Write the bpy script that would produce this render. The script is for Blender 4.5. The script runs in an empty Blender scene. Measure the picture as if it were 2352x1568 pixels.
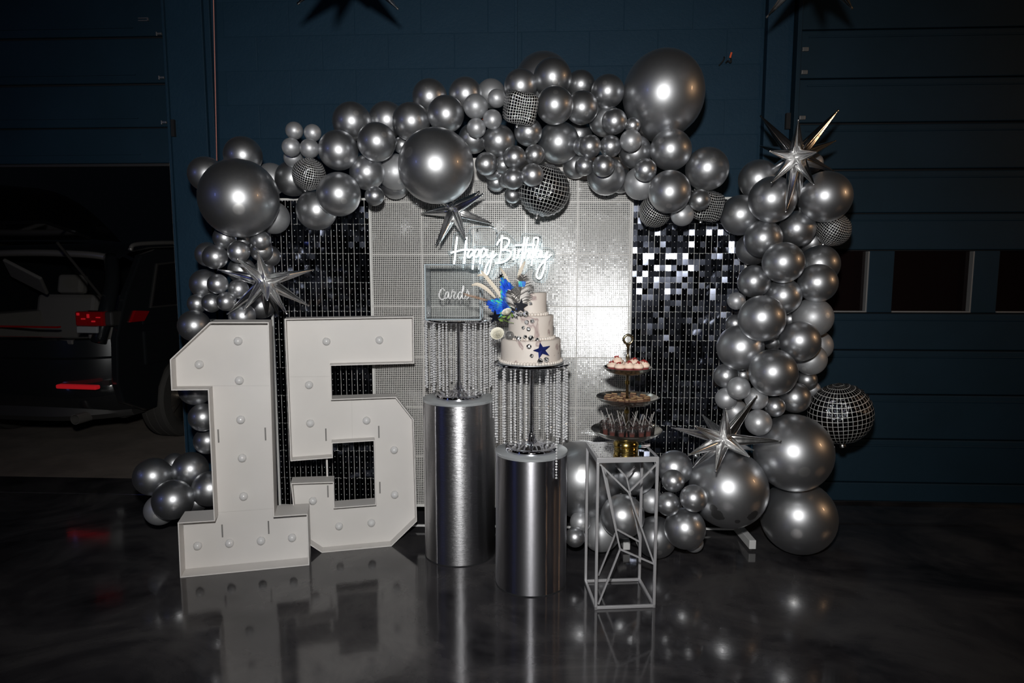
import bpy, bmesh, math, random
from mathutils import Vector, Matrix, Euler, noise
R = random.Random(7)
SC = bpy.context.scene
COL = SC.collection
rad = math.radians

# ------------------------------------------------------------------ camera, light, exposure
F = 1568.0                      # focal length in pixels of the 2352 x 1568 frame (24 mm on 36 mm)
TH = rad(6.5)                   # camera pitched down
CH = 1.5                        # camera height
cam_d = bpy.data.cameras.new('camera')
cam_d.sensor_width = 36.0
cam_d.lens = 24.0
cam_d.clip_start = 0.05
cam = bpy.data.objects.new('camera', cam_d)
cam.location = (0, 0, CH)
cam.rotation_euler = (math.pi/2 - TH, 0, 0)
COL.objects.link(cam)
SC.camera = cam

SC.view_settings.view_transform = 'Standard'
SC.view_settings.look = 'None'
SC.view_settings.exposure = 0.0
SC.view_settings.gamma = 1.0
SC.view_settings.use_curve_mapping = False

world = bpy.data.worlds.new('night')
SC.world = world
world.use_nodes = True
world.node_tree.nodes['Background'].inputs[0].default_value = (0.25, 0.32, 0.45, 1)
world.node_tree.nodes['Background'].inputs[1].default_value = 0.003


def lamp(name, kind, loc, energy, color, target=None, **kw):
    d = bpy.data.lights.new(name, kind)
    d.energy = energy
    d.color = color
    for k, v in kw.items():
        setattr(d, k, v)
    o = bpy.data.objects.new(name, d)
    o.location = loc
    if target is not None:
        o.rotation_euler = (Vector(target) - Vector(loc)).to_track_quat('-Z', 'Y').to_euler()
    COL.objects.link(o)
    return o


# the photographer's flash above the lens
lamp('flash', 'SPOT', (-0.04, -0.02, CH + 0.33), 395, (1.0, 0.985, 0.96), target=(-0.12, 3.6, 1.12),
     spot_size=rad(98), spot_blend=1.0, shadow_soft_size=0.055)
# house lamps of the hall: a warm one high on the right wall, a blue one on the left, plus an added unseen fill overhead, behind
lamp('warm_wall_lamp', 'AREA', (6.6, 1.3, 3.0), 20, (1.0, 0.60, 0.32), target=(0.5, 3.4, 1.2),
     shape='RECTANGLE', size=0.14, size_y=0.7)
lamp('blue_stage_lamp', 'AREA', (-6.2, -1.2, 2.6), 7, (0.25, 0.32, 1.0), target=(0.0, 3.4, 1.2),
     shape='RECTANGLE', size=0.4, size_y=0.8)
lamp('ceiling_fill', 'AREA', (0.6, -2.6, 4.2), 5, (1.0, 0.95, 0.9), target=(0.3, 3.0, 0.6),
     shape='RECTANGLE', size=2.6, size_y=0.25)

# ------------------------------------------------------------------ projection helpers
CT, ST = math.cos(TH), math.sin(TH)


def ray(px, py):
    dx, dy = (px - 1176.0) / F, (784.0 - py) / F
    return Vector((dx, CT + dy * ST, -ST + dy * CT))


def at(px, py, Y):
    d = ray(px, py)
    return Vector((0, 0, CH)) + d * (Y / d.y)


def depth(p):
    return p.y * CT + (CH - p.z) * ST


def on_plane(px, py, P, N):
    d = ray(px, py)
    o = Vector((0, 0, CH))
    return o + d * ((P - o).dot(N) / d.dot(N))


def wall_y(x):
    return 4.22 - 0.05 * x


def panel_y(x):
    return 3.70 - 0.03 * x


# ------------------------------------------------------------------ object helpers
def tag(o, label=None, cat=None, group=None, kind=None):
    if label: o['label'] = label
    if cat: o['category'] = cat
    if group: o['group'] = group
    if kind: o['kind'] = kind
    return o


def empty(name, loc, rz=0.0):
    o = bpy.data.objects.new(name, None)
    o.empty_display_size = 0.05
    o.location = loc
    o.rotation_euler = (0, 0, rz)
    COL.objects.link(o)
    return o


def root_matrix(o):
    return Matrix.LocRotScale(o.location, o.rotation_euler, o.scale)


def link(name, mesh, parent=None, loc=None, rot=None, scale=None):
    o = bpy.data.objects.new(name, mesh)
    if loc is not None: o.location = loc
    if rot is not None: o.rotation_euler = rot
    if scale is not None: o.scale = scale
    if parent is not None: o.parent = parent
    COL.objects.link(o)
    return o


def copy_tree(o, parent=None):
    c = o.copy()
    COL.objects.link(c)
    c.parent = parent
    for ch in [x for x in COL.objects if x.parent == o]:
        copy_tree(ch, c)
    return c


class MB:
    """collects simple solids, builds them as one mesh"""
    def __init__(self, M=None):
        self.bm = bmesh.new()
        self.M = M or Matrix()
        self.mi = 0

    def _v(self, p):
        return self.bm.verts.new(self.M @ Vector(p))

    def _f(self, vs):
        try:
            f = self.bm.faces.new(vs)
            f.material_index = self.mi
            return f
        except ValueError:
            return None

    def box(self, c, s, rot=None):
        m = Matrix.Translation(Vector(c))
        if rot is not None:
            m = m @ (rot.to_matrix().to_4x4() if isinstance(rot, Euler) else rot.to_4x4())
        v = []
        for x in (-.5, .5):
            for y in (-.5, .5):
                for z in (-.5, .5):
                    v.append(self._v(m @ Vector((x*s[0], y*s[1], z*s[2]))))
        for a in ((0, 1, 3, 2), (4, 6, 7, 5), (0, 4, 5, 1), (2, 3, 7, 6), (0, 2, 6, 4), (1, 5, 7, 3)):
            self._f([v[i] for i in a])
        return self

    def bx(self, x0, x1, y0, y1, z0, z1):
        return self.box(((x0+x1)/2, (y0+y1)/2, (z0+z1)/2), (x1-x0, y1-y0, z1-z0))

    def beam(self, a, b, w, h=None):
        a, b = Vector(a), Vector(b)
        h = h or w
        q = (b - a).to_track_quat('Z', 'Y').to_matrix()
        return self.box((a + b) / 2, (w, h, (b - a).length), q)

    def quad(self, pts):
        self._f([self._v(p) for p in pts])
        return self

    def tube(self, pts, r, n=8, caps=True, closed=False):
        pts = [Vector(p) for p in pts]
        k = len(pts)
        rs = r if isinstance(r, (list, tuple)) else [r] * k
        rings = []
        up = None
        for i, p in enumerate(pts):
            if closed:
                t = pts[(i+1) % k] - pts[(i-1) % k]
            else:
                t = pts[min(i+1, k-1)] - pts[max(i-1, 0)]
            t.normalize()
            if up is None:
                up = t.orthogonal().normalized()
            up = (up - t * up.dot(t))
            if up.length < 1e-6:
                up = t.orthogonal()
            up.normalize()
            s = t.cross(up)
            rings.append([self._v(p + (up*math.cos(2*math.pi*j/n) + s*math.sin(2*math.pi*j/n)) * rs[i]) for j in range(n)])
        rng = range(k) if closed else range(k-1)
        for i in rng:
            a, b = rings[i], rings[(i+1) % k]
            for j in range(n):
                self._f([a[j], a[(j+1) % n], b[(j+1) % n], b[j]])
        if caps and not closed:
            self._f(rings[0][::-1])
            self._f(rings[-1])
        return self

    def lathe(self, prof, n=32, c=(0, 0, 0), a0=0.0):
        """prof: list of (r, z); r == 0 closes to a point"""
        c = Vector(c)
        rings = []
        for r, z in prof:
            if r < 1e-7:
                rings.append([self._v(c + Vector((0, 0, z)))])
            else:
                rings.append([self._v(c + Vector((r*math.cos(a0+2*math.pi*j/n), r*math.sin(a0+2*math.pi*j/n), z))) for j in range(n)])
        for a, b in zip(rings, rings[1:]):
            if len(a) == 1 and len(b) == 1:
                continue
            for j in range(n):
                if len(a) == 1:
                    self._f([a[0], b[(j+1) % n], b[j]])
                elif len(b) == 1:
                    self._f([a[j], a[(j+1) % n], b[0]])
                else:
                    self._f([a[j], a[(j+1) % n], b[(j+1) % n], b[j]])
        return self

    def sphere(self, c, r, n=16, m=10, sc=(1, 1, 1)):
        c = Vector(c)
        rings = []
        for i in range(m+1):
            t = math.pi*i/m
            rr, z = math.sin(t)*r, -math.cos(t)*r
            if i in (0, m):
                rings.append([self._v(c + Vector((0, 0, z*sc[2])))])
            else:
                rings.append([self._v(c + Vector((rr*math.cos(2*math.pi*j/n)*sc[0], rr*math.sin(2*math.pi*j/n)*sc[1], z*sc[2]))) for j in range(n)])
        for a, b in zip(rings, rings[1:]):
            for j in range(n):
                if len(a) == 1:
                    self._f([a[0], b[(j+1) % n], b[j]])
                elif len(b) == 1:
                    self._f([a[j], a[(j+1) % n], b[0]])
                else:
                    self._f([a[j], a[(j+1) % n], b[(j+1) % n], b[j]])
        return self

    def prism(self, poly, y0, y1):
        """poly in local x,z; extruded from y0 to y1"""
        a = [self._v((x, y0, z)) for x, z in poly]
        b = [self._v((x, y1, z)) for x, z in poly]
        n = len(poly)
        self._f(a)
        self._f(b[::-1])
        for i in range(n):
            self._f([a[i], b[i], b[(i+1) % n], a[(i+1) % n]])
        return self

    def band(self, outer, inner, y0, y1):
        """closed strip between two polygons in x,z, extruded y0..y1"""
        n = len(outer)
        V = {}
        for nm, pl in (('o', outer), ('i', inner)):
            for yy in (y0, y1):
                V[nm, yy] = [self._v((x, yy, z)) for x, z in pl]
        for i in range(n):
            j = (i+1) % n
            for yy in (y0, y1):
                self._f([V['o', yy][i], V['o', yy][j], V['i', yy][j], V['i', yy][i]])
            for nm in 'oi':
                self._f([V[nm, y0][i], V[nm, y0][j], V[nm, y1][j], V[nm, y1][i]])
        return self

    def mesh(self, name, mats, smooth=None, bevel=0):
        bm = self.bm
        bmesh.ops.recalc_face_normals(bm, faces=bm.faces)
        if bevel:
            bmesh.ops.bevel(bm, geom=[e for e in bm.edges if len(e.link_faces) == 2 and e.calc_face_angle(0) > 0.6],
                            offset=bevel, segments=2, affect='EDGES', profile=0.5)
        me = bpy.data.meshes.new(name)
        bm.to_mesh(me)
        bm.free()
        for m in (mats if isinstance(mats, (list, tuple)) else [mats]):
            me.materials.append(m)
        if smooth:
            me.polygons.foreach_set('use_smooth', [True] * len(me.polygons))
            if smooth is not True:
                me.set_sharp_from_angle(angle=rad(smooth))
        me.update()
        return me

    def build(self, name, mats, parent=None, smooth=None, bevel=0, **kw):
        return link(name, self.mesh(name, mats, smooth, bevel), parent, **kw)


def spline(pts, k=6):
    """Catmull-Rom through points"""
    P = [Vector(p) for p in pts]
    if len(P) < 3:
        return P
    out = []
    Q = [P[0]*2 - P[1]] + P + [P[-1]*2 - P[-2]]
    for i in range(1, len(Q)-2):
        p0, p1, p2, p3 = Q[i-1:i+3]
        for s in range(k):
            t = s / k
            out.append(0.5*((2*p1) + (p2-p0)*t + (2*p0-5*p1+4*p2-p3)*t*t + (3*p1-p0-3*p2+p3)*t**3))
    out.append(P[-1])
    return out


# ------------------------------------------------------------------ materials
def mat(name, color=(.5, .5, .5), rough=.5, metal=0.0, coat=0.0, coat_rough=.1, spec=None, emit=None, estr=0, alpha=1, trans=0, ior=None):
    m = bpy.data.materials.new(name)
    m.use_nodes = True
    b = m.node_tree.nodes['Principled BSDF']
    b.inputs['Base Color'].default_value = (*color, 1)
    b.inputs['Roughness'].default_value = rough
    b.inputs['Metallic'].default_value = metal
    b.inputs['Coat Weight'].default_value = coat
    b.inputs['Coat Roughness'].default_value = coat_rough
    if spec is not None: b.inputs['Specular IOR Level'].default_value = spec
    if ior: b.inputs['IOR'].default_value = ior
    if trans: b.inputs['Transmission Weight'].default_value = trans
    if emit:
        b.inputs['Emission Color'].default_value = (*emit, 1)
        b.inputs['Emission Strength'].default_value = estr
    return m


class NT:
    """small node graph helper on a principled material"""
    def __init__(self, m):
        self.m, self.t = m, m.node_tree
        self.b = self.t.nodes['Principled BSDF']

    def n(self, kind, **kw):
        x = self.t.nodes.new(kind)
        for k, v in kw.items():
            if k.startswith('i_'):
                x.inputs[k[2:].replace('_', ' ')].default_value = v
            else:
                setattr(x, k, v)
        return x

    def l(self, a, b):
        self.t.links.new(a, b)

    def coord(self, kind='Object', scale=(1, 1, 1)):
        tc = self.n('ShaderNodeTexCoord')
        mp = self.n('ShaderNodeMapping')
        mp.inputs['Scale'].default_value = scale
        self.l(tc.outputs[kind], mp.inputs['Vector'])
        return mp.outputs['Vector']

    def noise(self, vec, scale, detail=4, rough=.5, dist=0):
        x = self.n('ShaderNodeTexNoise')
        x.inputs['Scale'].default_value = scale
        x.inputs['Detail'].default_value = detail
        x.inputs['Roughness'].default_value = rough
        x.inputs['Distortion'].default_value = dist
        if vec is not None: self.l(vec, x.inputs['Vector'])
        return x.outputs['Fac']

    def ramp(self, fac, stops):
        r = self.n('ShaderNodeValToRGB')
        e = r.color_ramp.elements
        while len(e) < len(stops): e.new(0.5)
        for k, (p, c) in enumerate(stops):
            e[k].position = p
            e[k].color = (*c, 1) if len(c) == 3 else c
        self.l(fac, r.inputs['Fac'])
        return r.outputs['Color']

    def math(self, op, a, b=None):
        x = self.n('ShaderNodeMath', operation=op)
        for i, v in enumerate((a, b)):
            if v is None: continue
            if isinstance(v, (int, float)): x.inputs[i].default_value = v
            else: self.l(v, x.inputs[i])
        return x.outputs[0]

    def base(self, c): self.l(c, self.b.inputs['Base Color'])

    def rough(self, c): self.l(c, self.b.inputs['Roughness'])

    def bump(self, h, strength=.3, dist=.01):
        b = self.n('ShaderNodeBump')
        b.inputs['Strength'].default_value = strength
        b.inputs['Distance'].default_value = dist
        self.l(h, b.inputs['Height'])
        self.l(b.outputs['Normal'], self.b.inputs['Normal'])


def g(v): return (v, v, v)


def make_balloon_mat(name, lo, hi, r0, coat, metal=.9):
    m = mat(name, g((lo+hi)/2), r0, metal, coat, .08)
    t = NT(m)
    oi = t.n('ShaderNodeObjectInfo')
    v = t.coord('Object')
    dust = t.noise(v, 9, 6, .7)
    base = t.ramp(oi.outputs['Random'], [(0, (lo*.97, lo*.99, lo*1.03)), (1, (hi*.97, hi*.99, hi*1.03))])
    mx = t.n('ShaderNodeMix', data_type='RGBA')
    t.l(t.ramp(dust, [(.45, g(0)), (.75, g(.22))]), mx.inputs['Factor'])
    t.l(base, mx.inputs[6])
    mx.inputs[7].default_value = (.62, .61, .6, 1)
    # the thick pale navel at the blown end
    sx = t.n('ShaderNodeSeparateXYZ')
    t.l(t.n('ShaderNodeTexCoord').outputs['Object'], sx.inputs[0])
    spot = t.ramp(sx.outputs['Z'], [(.986, g(0)), (.992, g(.75))])
    m2 = t.n('ShaderNodeMix', data_type='RGBA')
    t.l(spot, m2.inputs['Factor'])
    t.l(mx.outputs[2], m2.inputs[6])
    m2.inputs[7].default_value = (.7, .7, .7, 1)
    t.base(m2.outputs[2])
    return m


M = {}
M['chrome_latex'] = make_balloon_mat('chrome_latex', .40, .55, .405, .5, .97)
M['dull_latex'] = make_balloon_mat('dull_latex', .44, .54, .5, .15, .75)
M['foil'] = mat('mirror_foil', g(.92), .21, 1)
_t = NT(M['foil'])
_t.bump(_t.noise(_t.coord('Object'), 20, 2, .5), .10, .014)
M['crinkle'] = mat('crinkled_foil', g(.85), .12, 1)
_t = NT(M['crinkle'])
_t.bump(_t.noise(_t.coord('Object'), 90, 4, .6), .9, .02)


def disco_mat(name, nu, nv, line=.13):
    m = mat(name, g(.1), .1, 1)
    t = NT(m)
    sx = t.n('ShaderNodeSeparateXYZ')
    t.l(t.n('ShaderNodeTexCoord').outputs['Object'], sx.inputs[0])
    nz = t.n('ShaderNodeVectorMath', operation='NORMALIZE')
    t.l(t.n('ShaderNodeTexCoord').outputs['Object'], nz.inputs[0])
    t.l(nz.outputs[0], sx.inputs[0])
    u = t.math('MULTIPLY', t.math('ARCTAN2', sx.outputs['Y'], sx.outputs['X']), nu / (2*math.pi))
    v = t.math('MULTIPLY', t.math('ARCSINE', sx.outputs['Z']), nv / math.pi)
    a = t.math('LESS_THAN', t.math('FRACT', u), line)
    b = t.math('LESS_THAN', t.math('FRACT', v), line)
    ln = t.math('MAXIMUM', a, b)
    star = t.n('ShaderNodeTexVoronoi', feature='F1')
    star.inputs['Scale'].default_value = 2.3
    t.l(t.coord('Object'), star.inputs['Vector'])
    gl = t.ramp(star.outputs['Distance'], [(.05, g(.65)), (.16, g(0))])
    lnf = t.math('MAXIMUM', t.math('MULTIPLY', ln, .9), gl)
    t.base(t.ramp(lnf, [(0, (.06, .062, .07)), (.9, (.66, .66, .65))]))
    t.l(t.ramp(ln, [(0, g(.10)), (1, g(.42))]), t.b.inputs['Roughness'])
    t.l(t.ramp(ln, [(0, g(1)), (1, g(.45))]), t.b.inputs['Metallic'])
    t.bump(t.noise(t.coord('Object'), 6, 4, .6), .30, .06)
    return m


M['disco_fine'] = disco_mat('disco_print_fine', 44, 22, .17)
M['disco_big'] = disco_mat('disco_print_large', 36, 18, .12)

# the room
M['blue_paint'] = mat('navy_wall_paint', (.009, .028, .047), .65, spec=.2)
_t = NT(M['blue_paint'])
_v = _t.coord('Object')
_t.base(_t.ramp(_t.noise(_v, 3.2, 6, .6), [(.3, (.0082, .029, .052)), (.7, (.0108, .035, .062))]))
_t.bump(_t.noise(_v, 60, 5, .65), .45, .006)
M['door_paint'] = mat('navy_door_paint', (.006, .02, .036), .6, spec=.2)
_t = NT(M['door_paint'])
_v = _t.coord('Object')
_t.base(_t.ramp(_t.noise(_v, 2.2, 5, .6), [(.3, (.0065, .021, .034)), (.7, (.0085, .026, .044))]))
_t.bump(_t.noise(_v, 14, 3, .6), .12, .01)
M['mortar'] = mat('painted_mortar', (.0085, .030, .053), .7, spec=.2)
M['dark_gap'] = mat('gap_shade_dark_parts', (.004, .005, .007), .8)  # near-black for shade in door gaps and for dark brackets, hook, sheets
M['pale_edge'] = mat('weather_strip_lit_edge', (.20, .20, .20), .6)
M['steel'] = mat('worn_steel', (.22, .22, .22), .4, .7)
M['pane'] = mat('dark_glass', (.007, .004, .004), .06, 0, spec=.3)
M['floor'] = mat('polished_epoxy', (.03, .03, .033), .14, 0, coat=.0, spec=.5)
_t = NT(M['floor'])
_v = _t.coord('Object')
_a = _t.noise(_v, 1.1, 8, .62, 1.6)
_b = _t.noise(_v, 4.0, 6, .6, .6)
_t.base(_t.ramp(_t.math('ADD', _t.math('MULTIPLY', _a, .75), _t.math('MULTIPLY', _b, .25)),
               [(.36, (.009, .009, .011)), (.47, (.029, .028, .031)), (.56, (.050, .048, .050)), (.63, (.062, .060, .061)), (.74, (.027, .027, .031))]))
_t.rough(_t.ramp(_b, [(.3, g(.07)), (.7, g(.13))]))
_t.bump(_t.noise(_v, 7, 4, .6), .05, .01)
M['room_dark'] = mat('dark_hall_wall', (.05, .055, .065), .8)
M['ceiling'] = mat('dark_ceiling', (.03, .03, .032), .9)
M['concrete'] = mat('yard_concrete', (.2, .17, .14), .85)
_t = NT(M['concrete'])
_t.base(_t.ramp(_t.noise(_t.coord('Object'), 2.5, 8, .65), [(.35, (.14, .12, .10)), (.7, (.24, .205, .17))]))

M['white_board'] = mat('white_foam_board', (.60, .58, .56), .55)
_t = NT(M['white_board'])
_t.base(_t.ramp(_t.noise(_t.coord('Object'), 3, 4, .5), [(.35, (.60, .58, .56)), (.7, (.64, .62, .60))]))
M['board_edge'] = mat('grey_cut_edge', (.40, .39, .38), .7)
M['slot'] = mat('slot_shadow', (.18, .175, .17), .8)
M['bulb'] = mat('unlit_bulb', (.62, .62, .62), .18, 0, coat=.6, coat_rough=.05)
M['white_frame'] = mat('white_plastic_frame', (.62, .62, .60), .45)
M['white_steel'] = mat('white_painted_steel', (.55, .55, .55), .4)
M['sequin_black'] = mat('black_mirror_sequin', (.16, .175, .22), .10, 1)
_t = NT(M['sequin_black'])
_oi = _t.n('ShaderNodeObjectInfo')
_t.base(_t.ramp(_oi.outputs['Random'], [(0, (.05, .056, .075)), (1, (.15, .165, .21))]))
M['sequin_silver'] = mat('silver_mirror_sequin', (.55, .57, .59), .14, 1)
M['grid_white'] = mat('white_sequin_grid', (.50, .49, .47), .45, 0, coat=.2, coat_rough=.3)
M['grid_dim'] = mat('clear_sequin_grid', (.62, .62, .60), .4, .1)
M['neon'] = mat('lit_neon_tube', (1, 1, 1), .3, emit=(.80, .95, 1.0), estr=3.2)


def clear_mat(name, tint, refl=1.0, opacity=0.0, ocol=(.8, .9, .95)):
    m = bpy.data.materials.new(name)
    m.use_nodes = True
    t = m.node_tree
    t.nodes.clear()
    out = t.nodes.new('ShaderNodeOutputMaterial')
    tr = t.nodes.new('ShaderNodeBsdfTransparent')
    tr.inputs[0].default_value = (*tint, 1)
    gl = t.nodes.new('ShaderNodeBsdfGlossy')
    gl.inputs['Roughness'].default_value = .05
    fr = t.nodes.new('ShaderNodeFresnel')
    fr.inputs[0].default_value = 1.0 + .45 * refl
    mx = t.nodes.new('ShaderNodeMixShader')
    t.links.new(fr.outputs[0], mx.inputs[0])
    t.links.new(tr.outputs[0], mx.inputs[1])
    t.links.new(gl.outputs[0], mx.inputs[2])
    last = mx
    if opacity:
        df = t.nodes.new('ShaderNodeBsdfDiffuse')
        df.inputs[0].default_value = (*ocol, 1)
        m2 = t.nodes.new('ShaderNodeMixShader')
        m2.inputs[0].default_value = opacity
        t.links.new(mx.outputs[0], m2.inputs[1])
        t.links.new(df.outputs[0], m2.inputs[2])
        last = m2
    t.links.new(last.outputs[0], out.inputs[0])
    return m


M['acrylic'] = clear_mat('clear_acrylic', (.985, .99, .99), .5, .008)
M['acrylic_edge'] = clear_mat('acrylic_edge', (.9, .95, .97), 1, .40, (.70, .80, .86))
M['cellophane'] = clear_mat('cellophane', (.96, .95, .95), 1.1, .012, (.8, .75, .75))
M['clear_plastic'] = clear_mat('clear_plastic', (.95, .95, .95), 1.1, .25, (.7, .68, .66))
M['acrylic_side'] = clear_mat('acrylic_side', (.96, .97, .98), .9, .14, (.75, .80, .84))
M['vinyl'] = mat('white_vinyl', (.86, .87, .88), .5)
M['chrome'] = mat('chrome', (.72, .72, .76), .06, 1)
M['crystal'] = mat('crystal_bead', (.92, .93, .95), .12, .42, spec=1)
M['foil_wrap'] = mat('brushed_foil_wrap', (.50, .50, .52), .27, 1)
_t = NT(M['foil_wrap'])
_acc = None
for _ry in (-62, -28, 12, 41, 75):
    _tc = _t.n('ShaderNodeTexCoord')
    _mp = _t.n('ShaderNodeMapping')
    _mp.inputs['Rotation'].default_value = (0, rad(_ry), 0)
    _mp.inputs['Scale'].default_value = (1, 1, 9)
    _t.l(_tc.outputs['Object'], _mp.inputs['Vector'])
    _s = _t.ramp(_t.noise(_mp.outputs['Vector'], 11 + _ry*.03, 3, .55), [(.54, g(0)), (.60, g(1)), (.66, g(0))])
    _acc = _s if _acc is None else _t.math('ADD', _acc, _s)
_t.bump(_acc, .13, .006)
M['foil_smooth'] = mat('smooth_foil_wrap', (.40, .40, .43), .33, 1)
_t = NT(M['foil_smooth'])
_t.bump(_t.noise(_t.coord('Object', (1, 1, 5)), 16, 5, .7), .09, .006)
for _m in ('foil_wrap', 'foil_smooth'):
    _t = NT(M[_m])
    _t.b.inputs['Roughness'].default_value = .40
    _t.b.inputs['Anisotropic'].default_value = .88
    _t.b.inputs['Anisotropic Rotation'].default_value = 0.25
    _tg = _t.n('ShaderNodeTangent', direction_type='RADIAL', axis='Z')
    _t.l(_tg.outputs[0], _t.b.inputs['Tangent'])
M['foil_top'] = mat('grey_foil_top', (.55, .58, .6), .35, .6)
M['brushed_steel'] = mat('brushed_steel_bar', (.55, .55, .57), .38, .6)
M['mirror_top'] = mat('mirror_glass_top', (.75, .76, .78), .03, 1)
M['tray_metal'] = mat('tray_silver', (.50, .48, .44), .22, 1)
M['brass'] = mat('polished_brass', (.62, .45, .14), .18, 1)
M['bronze'] = mat('dark_brass', (.34, .28, .17), .22, 1)

# cake and sweets
M['icing'] = mat('marbled_icing', (.70, .62, .56), .55)
_t = NT(M['icing'])
_v = _t.coord('Object')
_k = _t.noise(_v, 6.5, 3.5, .55, 1.5)
_t.base(_t.ramp(_k, [(.30, (.66, .61, .56)), (.555, (.64, .58, .53)), (.60, (.32, .235, .225)), (.63, (.52, .45, .42)), (.72, (.67, .62, .57))]))
M['cream'] = mat('piped_cream', (.68, .63, .58), .6)
M['palm_silver'] = mat('silver_palm', (.15, .142, .135), .32, .75)
M['holo'] = mat('blue_iridescent_film', (.05, .16, .75), .25, .45)
_t = NT(M['holo'])
_t.base(_t.ramp(_t.noise(_t.coord('Object', (1, 1, .5)), 55, 3, .5, .5), [(.34, (.04, .12, .55)), (.55, (.10, .32, .95)), (.62, (.05, .85, .75)), (.67, (.5, .9, .15)), (.70, (.8, .4, .1)), (.74, (.15, .10, .8))]))
M['quill'] = mat('cream_feather', (.78, .70, .58), .7)
M['tail_grass'] = mat('brown_grass_plume', (.36, .24, .17), .9)
M['petal'] = mat('white_rose_petal', (.80, .78, .68), .55)
M['leaf'] = mat('rose_leaf', (.16, .27, .05), .55)
M['black_star'] = mat('black_star_card', (.006, .007, .014), .3)
M['blue_star'] = mat('blue_mirror_star', (.06, .09, .45), .15, .8)
M['mini_disco'] = mat('mini_mirror_ball', g(.85), .22, .5)
M['mini_dark'] = mat('mini_dark_reflection', g(.02), .15, .2)
M['red_velvet'] = mat('red_velvet', (.17, .025, .025), .8)
M['frost'] = mat('cream_frosting', (.80, .62, .50), .6)
M['crumb'] = mat('red_crumb', (.26, .014, .013), .8)
M['brownie'] = mat('brownie', (.085, .038, .018), .75)
M['drizzle'] = mat('caramel_top', (.36, .23, .11), .6)
M['mousse'] = mat('dark_mousse', (.075, .012, .006), .35)
M['paper_teal'] = mat('teal_packet', (.03, .28, .36), .4)
M['paper_white'] = mat('packet_tab', (.6, .55, .55), .5)
M['string_pink'] = mat('pink_string', (.42, .17, .14), .7)
M['thread'] = mat('clear_thread', (.1, .1, .1), .5)
M['orange'] = mat('orange_tab', (.70, .10, .03), .5)
# car
M['car_paint'] = mat('black_car_paint', (.012, .014, .016), .25, .3, coat=1, coat_rough=.04)
M['car_trim'] = mat('dark_plastic', (.020, .019, .018), .6)
M['car_inside'] = mat('grey_car_lining', (.10, .095, .088), .85)
M['tyre'] = mat('tyre_rubber', (.035, .033, .03), .8)
M['alloy'] = mat('alloy_wheel', (.30, .27, .24), .4, .8)
M['rail'] = mat('roof_rail_metal', (.20, .19, .18), .4, .6)
M['tail_red'] = mat('tail_lamp_red', (.22, .002, .004), .12, 0, coat=1, coat_rough=.03, emit=(1, .01, .02), estr=.004)  # faint emission stands in for flash thrown back by the lens
M['reflector'] = mat('glowing_rear_reflector', (.7, .01, .02), .2, emit=(1, .03, .04), estr=.15)  # unlit reflectors: emission imitates the flash they send back
M['lamp_clear'] = mat('clear_lamp_glass', (.42, .44, .45), .1, .5)
M['car_glass'] = mat('tinted_car_glass', (.006, .006, .007), .05, spec=.5)

# ------------------------------------------------------------------ the room
def struct(name, mb, m, parent=None, smooth=None, bevel=0):
    o = mb.build(name, m, parent, smooth, bevel)
    if parent is None: o['kind'] = 'structure'
    return o


struct('floor', MB().bx(-9, 9, -7, 4.60, -.12, 0), M['floor'])
struct('ground', MB().bx(-14, 14, 4.60, 16, -.14, -.012), M['concrete'])
struct('ceiling', MB().bx(-9, 9, -7, 5.0, 4.6, 4.75), M['ceiling'])
struct('wall_left', MB().bx(-9.15, -9, -7, 4.9, 0, 4.6), M['room_dark'])
struct('wall_right', MB().bx(9, 9.15, -7, 4.9, 0, 4.6), M['room_dark'])
struct('wall_front', MB().bx(-9, 9, -7.15, -7, 0, 4.6), M['room_dark'])

WA = math.atan(-.05)
wall = empty('wall_back', (0, 4.22, 0), WA)
wall['kind'] = 'structure'
WL, WR = -1.815, 1.47
MB().bx(WL, WR, .0, .18, 0, 4.55).build('mortar_backing', M['mortar'], wall)
MB().bx(-9, 9, .012, .18, 3.42, 4.55).build('upper_wall', M['blue_paint'], wall, bevel=.004)
blk_full = MB().box((0, 0, 0), (.3985, .05, .1985)).mesh('block', M['blue_paint'], bevel=.003)
blk_half = MB().box((0, 0, 0), (.196, .05, .196)).mesh('block_half', M['blue_paint'], bevel=.003)
zz = .061 - .2
k = 0
while zz < 3.3:
    off = 0.0 if k % 2 == 0 else .2
    # joints fall at u = -1.143 + .4 n on even courses
    u = -1.143 - .8 + off
    while u < WR - .02:
        a, b = max(u, WL), min(u + .4, WR)
        z0, z1 = max(zz, 0), zz + .2
        if b - a > .03 and z1 - z0 > .03:
            full = abs(b-a-.4) < 1e-4 and abs(z1-z0-.2) < 1e-4
            cu, cz = (a+b)/2, (z0+z1)/2
            lo = (cu, .0235 + R.uniform(-.0006, .0006), cz)
            o = link('block', blk_full if full else blk_half, wall, lo)
            if not full:
                o.scale = ((b-a-.0015)/.196, 1, (z1-z0-.0015)/.196)
        u += .4
    zz += .2
    k += 1
# plinth below the first raised course is the floor line; vertical conduit strip at the control joint
MB().bx(0.0155, .0335, -.030, -.0125, 0, 3.42).bx(.0115, .0135, -.0145, -.0120, 0, 3.42).build('joint_strip', M['blue_paint'], wall, bevel=.002)

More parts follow.
